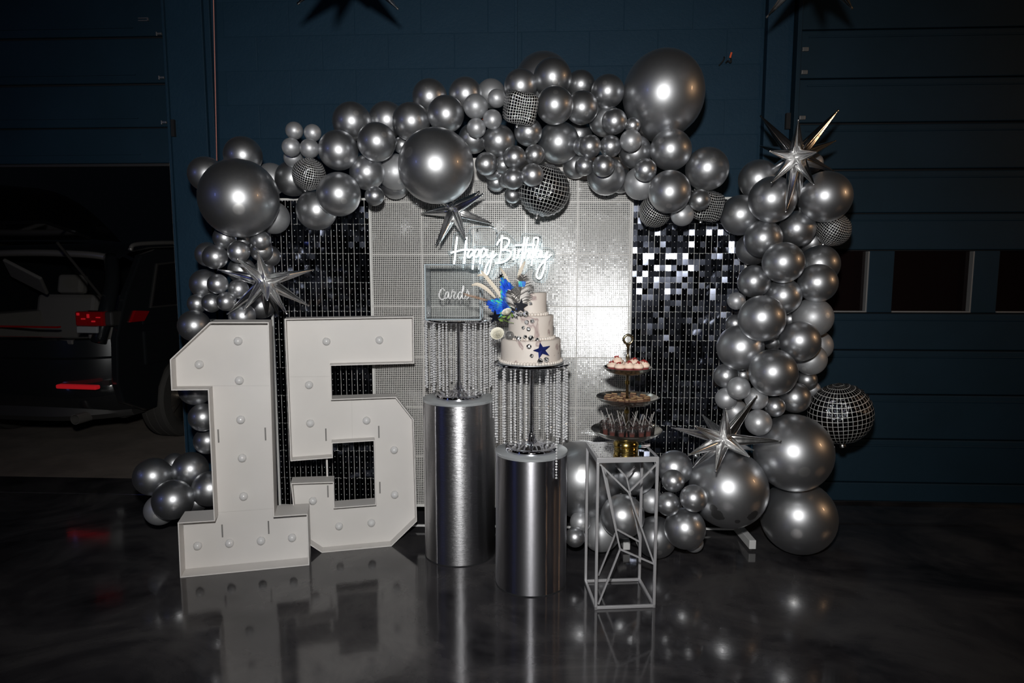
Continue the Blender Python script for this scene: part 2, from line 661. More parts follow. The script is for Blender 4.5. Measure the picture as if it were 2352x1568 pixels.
# left jamb of the block wall and pilaster beside the raised door
t1 = empty('trim_1', (0, 4.22, 0), WA); t1['kind'] = 'structure'
MB().bx(-2.085, WL-.045, -.03, .15, 0, 3.42).build('jamb_board', M['blue_paint'], t1, bevel=.004)
MB().bx(WL-.040, WL-.004, -.018, .15, 0, 3.42).build('jamb_board', M['blue_paint'], t1, bevel=.004)
MB().bx(-2.10, -2.085, -.045, .15, 0, 3.42).build('corner_bead', M['blue_paint'], t1, bevel=.002)
MB().bx(-2.108, -2.100, -.03, .10, 0, 2.125).build('weather_strip', M['pale_edge'], t1)
MB().bx(-2.075, -2.055, -.052, -.03, 2.27, 2.37).build('track_bracket', M['dark_gap'], t1)
t2 = empty('trim_2', (0, 4.22, 0), WA); t2['kind'] = 'structure'
MB().bx(WR+.012, WR+.16, -.022, .15, 0, 3.42).build('jamb_board', M['blue_paint'], t2, bevel=.004)
MB().bx(WR+.175, WR+.20, -.045, .15, 0, 3.42).build('corner_bead', M['door_paint'], t2, bevel=.003)
MB().bx(WR+.13, WR+.155, -.05, -.022, 2.28, 2.37).build('track_bracket', M['dark_gap'], t2)

# left garage door, rolled half up: only its lower sections hang in view
d1 = empty('door_1', (0, 4.22, 0), WA); d1['kind'] = 'structure'
zs = [2.127, 2.348, 2.61, 2.89, 3.17, 3.42]
for i in range(5):
    a, b = zs[i], zs[i+1]
    MB().bx(-8.5, -2.115, .075, .115, a + (.004 if i != 2 and i != 3 else .009), b - .004).build('door_section', M['door_paint'], d1, bevel=.006)
    MB().bx(-8.5, -2.35, .068, .076, a+.055, a+.062).build('pressed_rib', M['door_paint'], d1)
MB().bx(-8.5, -2.115, .078, .112, 2.112, 2.128).build('bottom_seal', M['car_trim'], d1)
MB().bx(-8.5, -2.115, .10, .112, 2.13, 3.42).build('dark_joint', M['dark_gap'], d1)
for i, z in enumerate((2.375, 2.645, 2.905)):
    MB().bx(-2.20, -2.165, .060, .077, z-.004, z+.008).bx(-2.198, -2.19, .056, .066, z-.012, z+.012).build('hinge', M['steel'], d1, bevel=.002)
MB().bx(-2.31, -2.245, .066, .076, 2.985, 2.990).bx(-2.31, -2.245, .066, .076, 2.999, 3.004).bx(-2.252, -2.245, .064, .076, 2.985, 3.004).build('latch_plate', M['steel'], d1)

# right garage door, closed, with its row of windows
d2 = empty('door_2', (0, 4.22, 0), WA); d2['kind'] = 'structure'
DX0, DX1 = WR + .195, 8.5
zs = [0.012, .136, .414, .696, .972, 1.20, 1.58, 1.80, 2.053, 2.324, 2.584, 2.86, 3.13, 3.42]
wins = []
u0 = 1.60
for i in range(len(zs)-1):
    a, b = zs[i], zs[i+1]
    gap = .010 if i in (8, 9) else .004
    if i == 5:
        continue
    MB().bx(DX0, DX1, .05, .09, a + gap, b - .003).build('door_section', M['door_paint'], d2, bevel=.006)
    if b - a > .2:
        MB().bx(DX0+.08, DX1, .043, .052, b-.045, b-.035).build('pressed_rib', M['door_paint'], d2, bevel=.003)
MB().bx(DX0, DX1, .085, .10, 0, 3.42).build('dark_joint', M['dark_gap'], d2)
# window band: stiles between panes; panes at 0.615 m centres
wc = 2.545
cs = [wc + .615 * k for k in range(-1, 6)]
edges = [DX0] + [e for c in cs for e in (c-.232, c+.232)] + [DX1]
for i in range(0, len(edges), 2):
    MB().bx(edges[i], edges[i+1], .05, .09, 1.204, 1.577).build('window_stile', M['door_paint'], d2, bevel=.005)
for n, c in enumerate(cs):
    w = empty('window_%d' % (n+1), (0, 4.22, 0), WA); w['kind'] = 'structure'
    MB().bx(c-.232, c+.232, .082, .087, 1.205, 1.577).build('pane', M['pane'], w)
    MB().bx(c-.232, c+.232, .045, .085, 1.206, 1.2135).build('sill_edge', M['pale_edge'], w)  # pale bottom and right edges paint the lit inner sides of the opening
    MB().bx(c+.2235, c+.231, .045, .085, 1.213, 1.574).build('side_edge', M['pale_edge'], w)
for z in (2.36, 2.62, 2.75):
    MB().bx(DX0+.04, DX0+.075, .036, .052, z-.012, z+.012).build('hinge', M['steel'], d2, bevel=.003)
MB().bx(-9, -2.05, -.02, .30, -.002, .003).build('threshold_strip', M['floor'], wall)

# hook with an orange tab on the block wall
hk = at(1672, 140, wall_y(1.3) - .035)
h = empty('wall_hook', hk)
tag(h, 'small dark rope hook with an orange tab high on the navy block wall', 'hook')
MB().tube(spline([(0, .04, 0), (0, 0, 0), (.012, -.012, -.01), (.016, -.005, .012)]), .005, 6).build('hook_wire', M['dark_gap'], h, smooth=True)
MB().box((.012, -.010, .03), (.010, .006, .032), Euler((0, .25, 0))).build('tab', M['orange'], h, bevel=.0015)
MB().tube(spline([(-.045, .02, -.02), (-.03, 0, 0), (-.02, .005, .02), (-.015, .03, .03)]), .004, 6).build('rope_end', M['dark_gap'], h, smooth=True)

# ------------------------------------------------------------------ shimmer backdrop panels
PA = math.atan(-.03)
rot_p = Matrix.Rotation(PA, 4, 'Z')


def local_panel(X, z, dy=0.0):
    return Vector((X, panel_y(X) + dy, z))


def tile_rot(pos, H, sig_yaw, sig_pitch, mix=1.0):
    """rotation of a tile hanging so that its common tilt is the one that mirrors the flash at H; small random swing"""
    E = Vector((-.015, 0, CH + .15))
    n = (E - H).normalized()
    base = Vector((-.03, -1, 0)).normalized()
    n = base.lerp(n, mix).normalized()
    yaw = math.atan2(n.x, -n.y) + R.gauss(0, sig_yaw)
    pit = math.asin(n.z) + R.gauss(0, sig_pitch)
    # local frame: tile in xz plane, faces -y
    return Euler((-pit, 0, yaw))


def black_panel(name, label, X0, X1, z0, z1, H, sy, sp, mix, keep):
    root = empty(name, local_panel(X0, 0, .035), PA)
    tag(root, label, 'backdrop', 'shimmer wall panels')
    L = (X1 - X0) / math.cos(PA)
    nc = round(L / .031)
    p = L / nc
    nr = int((z1 - z0) / .0312)
    q = (z1 - z0) / nr
    fr = MB()
    for x in (0, L): fr.bx(x-.006, x+.006, -.012, .022, z0-.02, z1+.012)
    for z in (z0-.012, z1+.006): fr.bx(0, L, -.012, .022, z-.006, z+.006)
    fr.build('frame', M['white_frame'], root, bevel=.0015)
    gr = MB()
    for c in range(1, nc):
        for s in range(0, nr, 5):
            if c % 10 and R.random() < (.42 if s > nr*.72 else .12): continue
            gr.bx(c*p-.0011, c*p+.0011, .0005, .004, z0+s*q, min(z1, z0+(s+5)*q))
    for r in range(0, nr+1, 5):
        gr.bx(0, L, -.0005, .004, z0+r*q-.0011, z0+r*q+.0011)
    for c in range(nc):
        for r in range(nr):
            x, z = (c+.5)*p, z0 + (r+.93)*q
            gr.box((x, -.0035, z), (.0026, .003, .0034))
    gr.build('pin_grid', M['grid_dim'], root)['kind'] = 'stuff'
    MB().bx(0, L, .012, .015, z0, z1).build('backing_sheet', M['dark_gap'], root)
    w, hh = p - .0026, q - .0006
    tile = MB().box((0, 0, 0), (w, .0012, hh)).mesh('sequin', M['sequin_black'])
    spots = [(c, r) for c in range(nc) for r in range(nr)]
    spots.sort(key=lambda s: keep(root, (s[0]+.5)*p, z0+(s[1]+.5)*q))
    rest = MB()
    for n, (c, r) in enumerate(spots):
        x, z = (c+.5)*p, z0+(r+.5)*q
        P = root.location + rot_p.to_3x3() @ Vector((x, 0, z))
        e = tile_rot(P, H, sy, sp, mix)
        e = Euler((e.x, 0, e.z - PA))
        if n < 300:
            link('sequin', tile, root, (x, -.001, z), e)
        else:
            rest.box((x, -.001, z), (w, .0012, hh), e)
    rest.build('sequin_field', M['sequin_black'], root)['kind'] = 'stuff'
    return root


bl = black_panel('shimmer_panel', 'black mirror sequin panel standing behind the white numbers', -1.325, -.770, .135, 1.84,
                 at(845, 605, 3.72), .085, .030, 0.0, lambda r, x, z: abs(z - 1.50))
br = black_panel('shimmer_panel', 'black sequin panel with bright flashing squares, right of the silver one', .645, 1.255, .135, 1.84,
                 at(1560, 615, 3.69), .092, .033, .63, lambda r, x, z: abs(z - 1.45))

# silver centre panel: white grid over small mirror squares, on a white board
sp = empty('shimmer_panel', local_panel(-.764, 0), PA)
tag(sp, 'wide silver sequin panel with fine white grid in the middle of the backdrop', 'backdrop', 'shimmer wall panels')
SL, SZ0, SZ1 = 1.404, .155, 1.945
MB().bx(.26, SL-.02, .012, .030, SZ0, 2.06).build('white_board', M['white_board'], sp, bevel=.002)
MB().bx(0, SL, .010, .0125, SZ0, SZ1).build('backing_sheet', M['dark_gap'], sp)
MB().bx(-.004, .006, -.008, .02, SZ0, SZ1).bx(SL-.004, SL+.004, -.006, .02, SZ0, SZ1).bx(0, SL, -.008, .02, SZ0-.012, SZ0).build('frame', M['white_frame'], sp, bevel=.001)
pp = SL / 136
gr = MB()
for c in range(137):
    wid = .0018 if c % 27 else .0042
    gr.quad([(c*pp-wid, -.002, SZ0), (c*pp+wid, -.002, SZ0), (c*pp+wid, -.002, SZ1), (c*pp-wid, -.002, SZ1)])
nrow = int((SZ1-SZ0)/pp)
for r in range(nrow+1):
    z = SZ0 + r*pp
    wid = .0017 if r % 27 else .0040
    gr.quad([(0, -.0024, z-wid), (SL, -.0024, z-wid), (SL, -.0024, z+wid), (0, -.0024, z+wid)])
gr.build('grid', M['grid_white'], sp)['kind'] = 'stuff'
til = MB()
Hs = at(1385, 735, 3.66)
Hl = at(1150, 760, 3.68)
unit = {}
for c in range(136):
    for r in range(nrow):
        x, z = (c+.5)*pp, SZ0+(r+.5)*pp
        uk = (c // 27, r // 27)
        if uk not in unit: unit[uk] = (R.gauss(0, .014), R.gauss(0, .010))
        P = sp.location + rot_p.to_3x3() @ Vector((x, 0, z))
        e = tile_rot(P, Hs, .008, .008)
        wv = Vector((x*14, z*2.2, 0)); e = Euler((e.x + .016*noise.noise(wv), 0, e.z + .030*noise.noise(wv + Vector((31, 7, 0)))))
        til.box((x, .002, z), (pp*.94, .0006, pp*.94), Euler((e.x+unit[uk][1], 0, e.z - PA + unit[uk][0])))
til.build('sequin_field', M['sequin_silver'], sp)['kind'] = 'stuff'

# the stand that carries the panels: feet and low rail
for lab, X, fr0 in (('white T-shaped steel foot at the far left of the backdrop', -1.318, 3.50),
                    ('white steel foot under the left edge of the silver panel', -.764, 3.63),
                    ('white steel foot behind the wire stand, seen through its bars', .600, 3.425),
                    ('long white steel foot sticking out beside the biggest floor balloons', 1.262, 3.435)):
    y = panel_y(X) + .03
    f = empty('backdrop_support', (X, y, 0))
    tag(f, lab, 'support', 'feet of the backdrop stand')
    MB().bx(-.018, .018, fr0 - y, .10, .012, .060).build('foot_beam', M['white_steel'], f, bevel=.003)
    MB().bx(-.016, .016, .005, .035, .058, .125).build('post', M['white_steel'], f, bevel=.002)
    for yy in (fr0-y+.03, .08):
        MB().lathe([(0, 0), (.014, 0), (.014, .013), (0, .013)], 12, (0, yy, 0)).build('rubber_pad', M['car_trim'], f)
rl = empty('stand_rail', (-1.32, panel_y(-1.32)+.02, .024), PA)
tag(rl, 'thin white rail joining the backdrop feet just above the floor', 'rail')
MB().bx(0, 2.585, -.008, .004, -.006, .006).build('rail_bar', M['white_steel'], rl, bevel=.002)
MB().bx(2.30, 2.312, -.014, .010, -.022, .085).build('rail_clip', M['white_steel'], rl)

# ------------------------------------------------------------------ marquee numbers
def inset(poly, d):
    n = len(poly)
    area = sum(poly[i][0]*poly[(i+1) % n][1] - poly[(i+1) % n][0]*poly[i][1] for i in range(n))
    s = 1 if area > 0 else -1
    out = []
    for i in range(n):
        p0, p1, p2 = Vector(poly[i-1]), Vector(poly[i]), Vector(poly[(i+1) % n])
        d1 = (p1-p0).normalized(); d2 = (p2-p1).normalized()
        n1 = Vector((-d1.y, d1.x))*s; n2 = Vector((-d2.y, d2.x))*s
        b = n1 + n2
        q = p1 + b * (d / max(.25, (1 + n1.dot(n2))))
        out.append((q.x, q.y))
    return out


def number(name, label, pix, bulbs, slots, base_a, base_b, dep, fd, seams, stick=None):
    fx = lambda q: (380 + q[0]*.4082, 700 + q[1]*.4082)
    A = Vector((base_a[0], base_a[1], 0)); B = Vector((base_b[0], base_b[1], 0))
    dirx = (B-A).normalized()
    yaw = math.atan2(dirx.y, dirx.x)
    N = Vector((dirx.y, -dirx.x, 0))
    root = empty(name, A, yaw)
    tag(root, label, 'number', 'marquee numbers')
    def loc(q, off=0.0):
        P = on_plane(*fx(q), A - N*off, N)
        v = P - A
        return (v.dot(dirx), v.z)
    poly = [loc(q) for q in pix]
    poly = [(x, max(z, 0.0)) for x, z in poly]
    ins = inset(poly, .0055)
    MB().prism(ins, fd, fd+.006).build('face', M['white_board'], root)
    # rim made of one foam strip per edge
    n = len(poly)
    for i in range(n):
        j = (i+1) % n
        MB().prism([poly[i], poly[j], ins[j], ins[i]], 0, dep).build('rim_strip', M['white_board'], root, bevel=.0008)
    MB().prism(ins, dep-.012, dep-.006).build('back_board', M['white_board'], root)
    ed = MB()
    bsh = MB().sphere((0, 0, 0), .0205, 20, 12).lathe([(.0225, -.0), (.0225, .006), (.012, .006)], 20).mesh('bulb', M['bulb'], smooth=40)
    for q in bulbs:
        x, z = loc(q, fd)
        b = MB(Matrix.Translation((x, fd-.010, z)) @ Matrix.Rotation(math.pi/2, 4, 'X'))
        b.sphere((0, 0, 0), .0205, 20, 12)
        o = b.build('bulb', M['bulb'], root, smooth=True)
        c = MB(Matrix.Translation((x, fd, z)) @ Matrix.Rotation(math.pi/2, 4, 'X'))
        c.lathe([(0, -.004), (.0150, -.004), (.0150, .006), (0, .006)], 20)
        c.build('bulb_collar', M['board_edge'], o)
    for a, b in slots:
        x, z0 = loc(a, fd); x2, z1 = loc(b, fd)
        MB().bx(x-.0035, x+.0035, fd-.0012, fd+.001, min(z0, z1), max(z0, z1)).build('slot', M['slot'], root)
    for a, b in seams:
        x0, z0 = loc(a, fd); x1, z1 = loc(b, fd)
        MB().beam((x0, fd-.0002, z0), (x1, fd-.0002, z1), .0012, .0008).build('board_seam', M['board_edge'], root)
    if stick:
        x0, z0 = loc(stick[0], .08); x1, z1 = loc(stick[1], .08)
        MB().beam((x0, .08, z0), (x0, .08, z1), .009).build('support_stick', M['white_board'], root)
    # tab slots cut in the top strips
    return root, loc


one_pix = [(248, 97), (581, 97), (613, 1188), (800, 1175), (810, 1465), (82, 1537), (68, 1225), (272, 1212), (238, 480), (32, 482), (24, 308)]
number('marquee_number', 'white foam board numeral 1 with unlit bulbs, nearest the car', one_pix,
       [(410, 202), (192, 333), (417, 423), (425, 643), (433, 858), (441, 1073), (183, 1350), (362, 1336), (539, 1322), (713, 1305)],
       [((296, 700), (297, 775)), ((561, 690), (562, 762)), ((318, 1235), (319, 1307)), ((579, 1215), (580, 1288))],
       (-1.596, 3.13), (-1.010, 3.270), .155, .088,
       [((250, 455), (588, 455)), ((285, 1168), (605, 1145)), ((452, 1470), (454, 1505))])
five_pix = [(670, 78), (1398, 66), (1401, 330), (931, 343), (937, 530), (1297, 517), (1398, 645), (1416, 1218), (1272, 1362), (880, 1398), (735, 1300),
            (705, 1003), (948, 995), (952, 1140), (1180, 1122), (1172, 766), (940, 780), (942, 862), (703, 880)]
number('marquee_number', 'white foam board numeral 5 with unlit bulbs, beside the tall silver pedestal', five_pix,
       [(906, 204), (1203, 197), (808, 448), (815, 663), (1131, 648), (1286, 813), (1289, 1064), (830, 1098), (977, 1240), (1158, 1222)],
       [((902, 695), (903, 765)), ((1200, 680), (1201, 748)), ((913, 1015), (914, 1082)), ((1206, 995), (1207, 1060))],
       (-.991, 3.417), (-.620, 3.505), .105, .062,
       [((1048, 520), (1052, 762)), ((690, 405), (925, 402))], stick=((908, 865), (908, 965)))

# ------------------------------------------------------------------ pedestals and crystal stands
def pedestal(label, c, r, hgt, m, seam_a):
    p = empty('pedestal', (c[0], c[1], 0))
    tag(p, label, 'pedestal', 'silver pedestals')
    MB().lathe([(r*.985, 0), (r, .006), (r, hgt-.012)], 72).build('drum', m, p, smooth=50)
    MB().lathe([(r+.0012, hgt-.012), (r+.0012, hgt-.001), (r-.003, hgt+.002), (0, hgt+.002)], 72).build('top_disc', M['foil_top'], p, smooth=40)
    MB().lathe([(r+.0015, .0), (r+.0015, .004), (r, .005)], 72).build('base_ring', M['dark_gap'], p)
    s = MB()
    for k in range(12):
        a0 = seam_a + .004*math.sin(k*1.7)
        a1 = seam_a + .004*math.sin((k+1)*1.7)
        z0, z1 = .005 + (hgt-.02)*k/12, .005 + (hgt-.02)*(k+1)/12
        q = lambda a, z, d: (math.cos(a)*(r+d), math.sin(a)*(r+d), z)
        s.quad([q(a0-.5, z0, .0018), q(a0, z0, .0018), q(a1, z1, .0018), q(a1-.5, z1, .0018)])
        s.quad([q(a0, z0, .0018), q(a0, z0, 0), q(a1, z1, 0), q(a1, z1, .0018)])
    s.build('wrap_overlap', m, p)
    return p


PL = (-.271, 3.43); PLr, PLh = .182, .823
PR = (.090, 3.105); PRr, PRh = .167, .640
pedestal('tall silver foil cylinder pedestal, creased wrap, right of the white 5', PL, PLr, PLh, M['foil_wrap'], rad(235))
pedestal('shorter smooth silver cylinder pedestal in front, under the cake', PR, PRr, PRh, M['foil_smooth'], rad(320))


def crystal_stand(label, c, z0, z1, rp, rb, extra):
    s = empty('crystal_stand', (c[0], c[1], z0))
    tag(s, label, 'cake stand', 'crystal cake stands')
    H = z1 - z0
    MB().lathe([(0, 0), (rb, 0), (rb+.001, .006), (rb, .014), (rb-.006, .020), (rb*.86, .022), (rb*.5, .028), (.032, .036), (.020, .050), (.0135, .075), (.010, .082)], 56).build('base', M['chrome'], s, smooth=50)
    MB().lathe([(.0075, .078), (.0075, H-.012), (.012, H-.010), (.012, H-.006)], 20).build('pole', M['chrome'], s, smooth=50)
    MB().lathe([(0, H-.007), (rp-.004, H-.007), (rp, H-.004), (rp, H), (rp-.003, H+.003), (rp-.012, H+.002), (0, H)], 72).build('plate', M['chrome'], s, smooth=40)
    # bead strings
    def strand(n):
        b = MB()
        for k in range(n):
            z = -.006 - k*.0128
            rr = .0057 if k % 6 else .0046
            b.lathe([(0, z-rr), (rr*.8, z-rr*.45), (rr, z), (rr*.8, z+rr*.45), (0, z+rr)], 7, a0=k*.4)
        b.tube([(0, 0, .004), (0, 0, -.006-(n-1)*.0128)], .0006, 4)
        return b.mesh('bead_string', M['crystal'])
    full = strand(int((H-.035)/.0128))
    full2 = strand(int((H-.055)/.0128))
    longer = strand(int((H+.10)/.0128))
    for ring, cnt, rr in ((0, 28, rp-.010), (1, 13, rp-.045)):
        for k in range(cnt):
            if R.random() < .14: continue
            a = 2*math.pi*(k + R.uniform(-.32, .32))/cnt + ring*.1
            if math.sin(a) < -.2 and abs(math.cos(a))*rr < .024: continue
            link('bead_string', full if R.random() < .5 else full2, s, (math.cos(a)*rr, math.sin(a)*rr, H-.008), (0, 0, R.uniform(0, 6)))
    for a, rr in extra:
        link('bead_string', longer, s, (math.cos(a)*rr, math.sin(a)*rr, H-.008))
    return s


CSL = crystal_stand('crystal bead cake stand carrying the clear card box on the tall pedestal', PL, PLh+.002, 1.222, .176, .119,
                    [(rad(-20), .189), (rad(-8), .192)])
CSR = crystal_stand('crystal bead cake stand carrying the marbled cake on the front pedestal', PR, PRh+.002, 1.048, .176, .121,
                    [(rad(-52), .176)])

# ------------------------------------------------------------------ clear card box
BX = Vector((-.287, 3.405, 1.2265))
cb = empty('card_box', BX, rad(-2))
tag(cb, 'clear acrylic card box with white lettering on the left crystal stand', 'box')
w, dp, hb, th = .270, .130, .268, .005
for nm, args in (('front_pane', (-w/2, w/2, -dp/2, -dp/2+th, 0, hb)), ('back_pane', (-w/2, w/2, dp/2-th, dp/2, 0, hb)),
                 ('side_pane', (-w/2, -w/2+th, -dp/2+th, dp/2-th, 0, hb)), ('side_pane', (w/2-th, w/2, -dp/2+th, dp/2-th, 0, hb)),
                 ('bottom_pane', (-w/2+th, w/2-th, -dp/2+th, dp/2-th, 0, th)), ('lid', (-w/2, w/2, -dp/2, dp/2, hb, hb+.004))):
    MB().bx(*args).build(nm, M['acrylic_side'] if nm == 'side_pane' else M['acrylic'], cb)
e = MB()
for x in (-w/2, w/2):
    for y in (-dp/2, dp/2):
        e.bx(x-.0028, x+.0028, y-.0028, y+.0028, 0, hb)
for z in (.002, hb+.001):
    for y in (-dp/2, dp/2): e.bx(-w/2, w/2, y-.0026, y+.0026, z-.0026, z+.0026)
    for x in (-w/2, w/2): e.bx(x-.0026, x+.0026, -dp/2, dp/2, z-.0026, z+.0026)
e.build('polished_edges', M['acrylic_edge'], cb)
# the word, in brush script, as thin vinyl strokes on the front pane
word = [  # strokes in the pixel frame of a 9.8x enlargement of the box front; (x, y, width)
    [(400, 660, 10), (375, 615, 16), (330, 630, 24), (290, 710, 32), (285, 800, 32), (330, 855, 22), (390, 840, 14), (420, 790, 9)],
    [(495, 705, 14), (455, 690, 16), (415, 760, 24), (420, 830, 22), (465, 810, 14), (500, 700, 18), (495, 800, 24), (525, 840, 16), (565, 770, 9)],
    [(540, 800, 9), (580, 650, 12), (600, 640, 18), (575, 670, 16), (620, 690, 18), (650, 700, 18), (615, 770, 22), (615, 830, 20), (655, 840, 12), (705, 760, 9)],
    [(790, 710, 12), (745, 690, 14), (705, 770, 24), (730, 850, 24), (780, 790, 16), (825, 640, 18), (835, 560, 16), (815, 555, 14), (800, 700, 24), (810, 830, 22), (850, 830, 12), (890, 740, 9)],
    [(860, 800, 9), (920, 650, 12), (915, 640, 18), (940, 700, 24), (945, 790, 24), (905, 850, 20), (870, 830, 14)],
]
Mi = root_matrix(cb).inverted()
for stroke, nm in zip(word, 'Cards'):
    pts, rs = [], []
    for x, y, wd in stroke:
        P = on_plane(980 + x/9.8, 600 + y/9.8, BX + Vector((0, -dp/2-.001, 0)), Vector((0, -1, 0)))
        pts.append(Mi @ P)
        rs.append(wd/9.8/F*depth(P)*.55)
    sp_ = spline(pts, 6)
    rr = []
    for i in range(len(rs)-1):
        rr += [rs[i] + (rs[i+1]-rs[i])*k/6 for k in range(6)]
    rr.append(rs[-1])
    b = MB()
    for i in range(len(sp_)-1):
        a, c = sp_[i], sp_[i+1]
        t = (c-a); t.y = 0
        if t.length < 1e-6: continue
        t.normalize()
        nrm = Vector((-t.z, 0, t.x))
        yy = -dp/2 - .0006
        def q(v, s, r_): return (v.x + nrm.x*s*r_, yy - i*1e-6, v.z + nrm.z*s*r_)
        b.quad([q(a, -1, rr[i]), q(c, -1, rr[i+1]), q(c, 1, rr[i+1]), q(a, 1, rr[i])])
        b.tube([(a.x, yy-.0002, a.z), (a.x, yy+.0004, a.z)], rr[i], 10)
    b.build('letter', M['vinyl'], cb)

# ------------------------------------------------------------------ neon sign
NY = 3.60
ns = empty('neon_sign', at(1150, 595, NY))
tag(ns, 'lit white neon sign reading Happy Birthday on clear acrylic before the silver panel', 'sign')
kz = 290/2352
strokes = [
    [(325, 190), (300, 420), (268, 700)],
    [(500, 195), (478, 430), (452, 690)],
    [(205, 490), (330, 458), (440, 435), (540, 430)],
    [(640, 470), (590, 425), (535, 480), (520, 560), (560, 570), (615, 500), (640, 450), (632, 540), (655, 570)],
    [(655, 430), (640, 560), (612, 800)],
    [(648, 500), (690, 425), (735, 450), (720, 540), (670, 570)],
    [(775, 420), (760, 560), (735, 800)],
    [(765, 500), (810, 410), (855, 450), (835, 540), (785, 575)],
    [(885, 420), (875, 500), (905, 570), (960, 540), (995, 450)],
    [(1000, 450), (970, 600), (925, 800), (885, 890), (840, 880), (850, 790), (920, 650), (1065, 505)],
    [(1165, 160), (1145, 380), (1110, 690)],
    [(1060, 350), (1120, 250), (1210, 215), (1290, 250), (1280, 330), (1210, 410), (1150, 440), (1260, 440), (1325, 490), (1300, 580), (1190, 660), (1035, 690)],
    [(1405, 420), (1395, 520), (1372, 625)],
    [(1408, 350), (1412, 352)],
    [(1470, 430), (1462, 520), (1440, 600), (1465, 500), (1505, 430), (1530, 440)],
    [(1580, 205), (1550, 420), (1500, 810)],
    [(1400, 348), (1580, 345), (1770, 345)],
    [(1640, 205), (1600, 420), (1570, 600), (1590, 510), (1635, 450), (1660, 500), (1645, 600)],
    [(1760, 470), (1715, 450), (1680, 530), (1700, 590), (1745, 560), (1790, 420), (1838, 250), (1800, 205), (1750, 240), (1740, 400), (1725, 600), (1705, 735)],
    [(1870, 460), (1825, 440), (1790, 520), (1810, 580), (1850, 550), (1880, 450), (1870, 550), (1895, 580)],
    [(1905, 455), (1900, 530), (1930, 570), (1970, 540), (1998, 470)],
    [(2005, 465), (1970, 640), (1930, 840), (1880, 960), (1820, 955), (1810, 870), (1880, 720), (2080, 515)],
]
nl = ns.location
nb = lambda x, y, off=0.0: on_plane(1010 + x*kz, 520 + y*kz, nl + Vector((0, off, 0)), Vector((0, -1, 0))) - nl
for s in strokes:
    MB().tube(spline([nb(x, y) for x, y in s], 6), .0046, 8).build('neon_tube', M['neon'], ns, smooth=True)
outline = [(150, 480), (230, 420), (270, 150), (360, 120), (450, 150), (560, 120), (600, 200), (580, 380), (700, 370), (1000, 370), (1040, 280), (1110, 110), (1230, 110),
           (1350, 200), (1420, 290), (1520, 280), (1540, 140), (1690, 140), (1830, 150), (1900, 220), (1880, 380), (2030, 400), (2130, 470), (2110, 590), (2040, 640),
           (2010, 860), (1930, 1020), (1790, 1020), (1730, 930), (1760, 790), (1660, 780), (1560, 880), (1450, 850), (1440, 680), (1250, 740), (1030, 760), (1000, 880),
           (930, 960), (800, 940), (780, 850), (640, 850), (540, 830), (520, 740), (230, 750), (200, 560)]
po = []
for a in spline([Vector((x, y, 0)) for x, y in outline + outline[:1]], 3)[:-1]:
    v = nb(a.x, a.y)
    po.append((v.x, v.z))
MB().prism(po, .007, .011).build('acrylic_backer', M['acrylic'], ns)
MB().tube([(x, .009, z) for x, z in po], .0014, 5, closed=True).build('backer_edge', M['acrylic_edge'], ns)
for x, y in ((700, 60), (1060, 120), (1870, 180)):
    v = nb(x, y)
    MB().tube([(v.x, .012, v.z), (v.x, .055, v.z)], .004, 8).build('stand_off', M['chrome'], ns)
ns.rotation_euler = (rad(4), 0, 0)
# loose clear lead wire of the sign
MB().tube(spline([nb(560, 130, .02), nb(600, 20, .02), nb(900, 10, .02), nb(1040, 60, .02), nb(1070, 180, .015)], 8), .0016, 5).build('lead_wire', M['acrylic_edge'], ns)

# ------------------------------------------------------------------ cake
CK = Vector((PR[0]-.004, PR[1], 1.0515))
ck = empty('cake', CK)
tag(ck, 'three-tier marbled cake with stars, fans and mirror balls on the front stand', 'cake')
tiers = [(.136, 0.004, .107), (.102, .111, .107), (.071, .218, .102)]
MB().lathe([(0, 0), (.150, 0), (.150, .004), (0, .004)], 56).build('cake_board', M['foil_top'], ck)
for r, z, hh in tiers:
    MB().lathe([(r, z), (r+.001, z+.02), (r, z+hh*.5), (r+.0005, z+hh-.004), (r-.003, z+hh), (0, z+hh)], 64).build('tier', M['icing'], ck, smooth=50)
    # piped shell border, one piece per tier
    b = MB()
    nn = int(2*math.pi*r/.0135)
    for k in range(nn):
        a = 2*math.pi*k/nn
        b.sphere((math.cos(a)*(r+.004), math.sin(a)*(r+.004), z+.006), .0078, 8, 6, (1, 1, R.uniform(.8, 1.15)))
    b.build('shell_border', M['cream'], ck, smooth=True)


def ck_at(px, py, back=0.0):
    """point on the cake's front, in the cake frame: the given depth behind the cake's axis plane"""
    return at(px, py, CK.y + back) - CK


def on_tier(px, py, r, extra=.0):
    d = ray(px, py); o = Vector((0, 0, CH)) - CK
    a = d.x**2 + d.y**2; b = 2*(o.x*d.x + o.y*d.y); c = o.x**2 + o.y**2 - (r+extra)**2
    disc = b*b - 4*a*c
    t = (-b - math.sqrt(max(disc, 0))) / (2*a)
    return o + d*t


def mini_ball(px, py, rpx, r):
    P = on_tier(px, py, r, rpx/F*3.0*.7)
    rr = rpx/F*3.0
    b = MB()
    b.sphere((0, 0, 0), rr, 11, 8)
    for f in b.bm.faces: f.material_index = int(R.random() < .48)  # light and dark facets painted at random as mirror reflections
    b.build('mini_mirror_ball', [M['mini_disco'], M['mini_dark']], ck, loc=P, rot=(R.uniform(0, 1), R.uniform(0, 1), R.uniform(0, 3)))


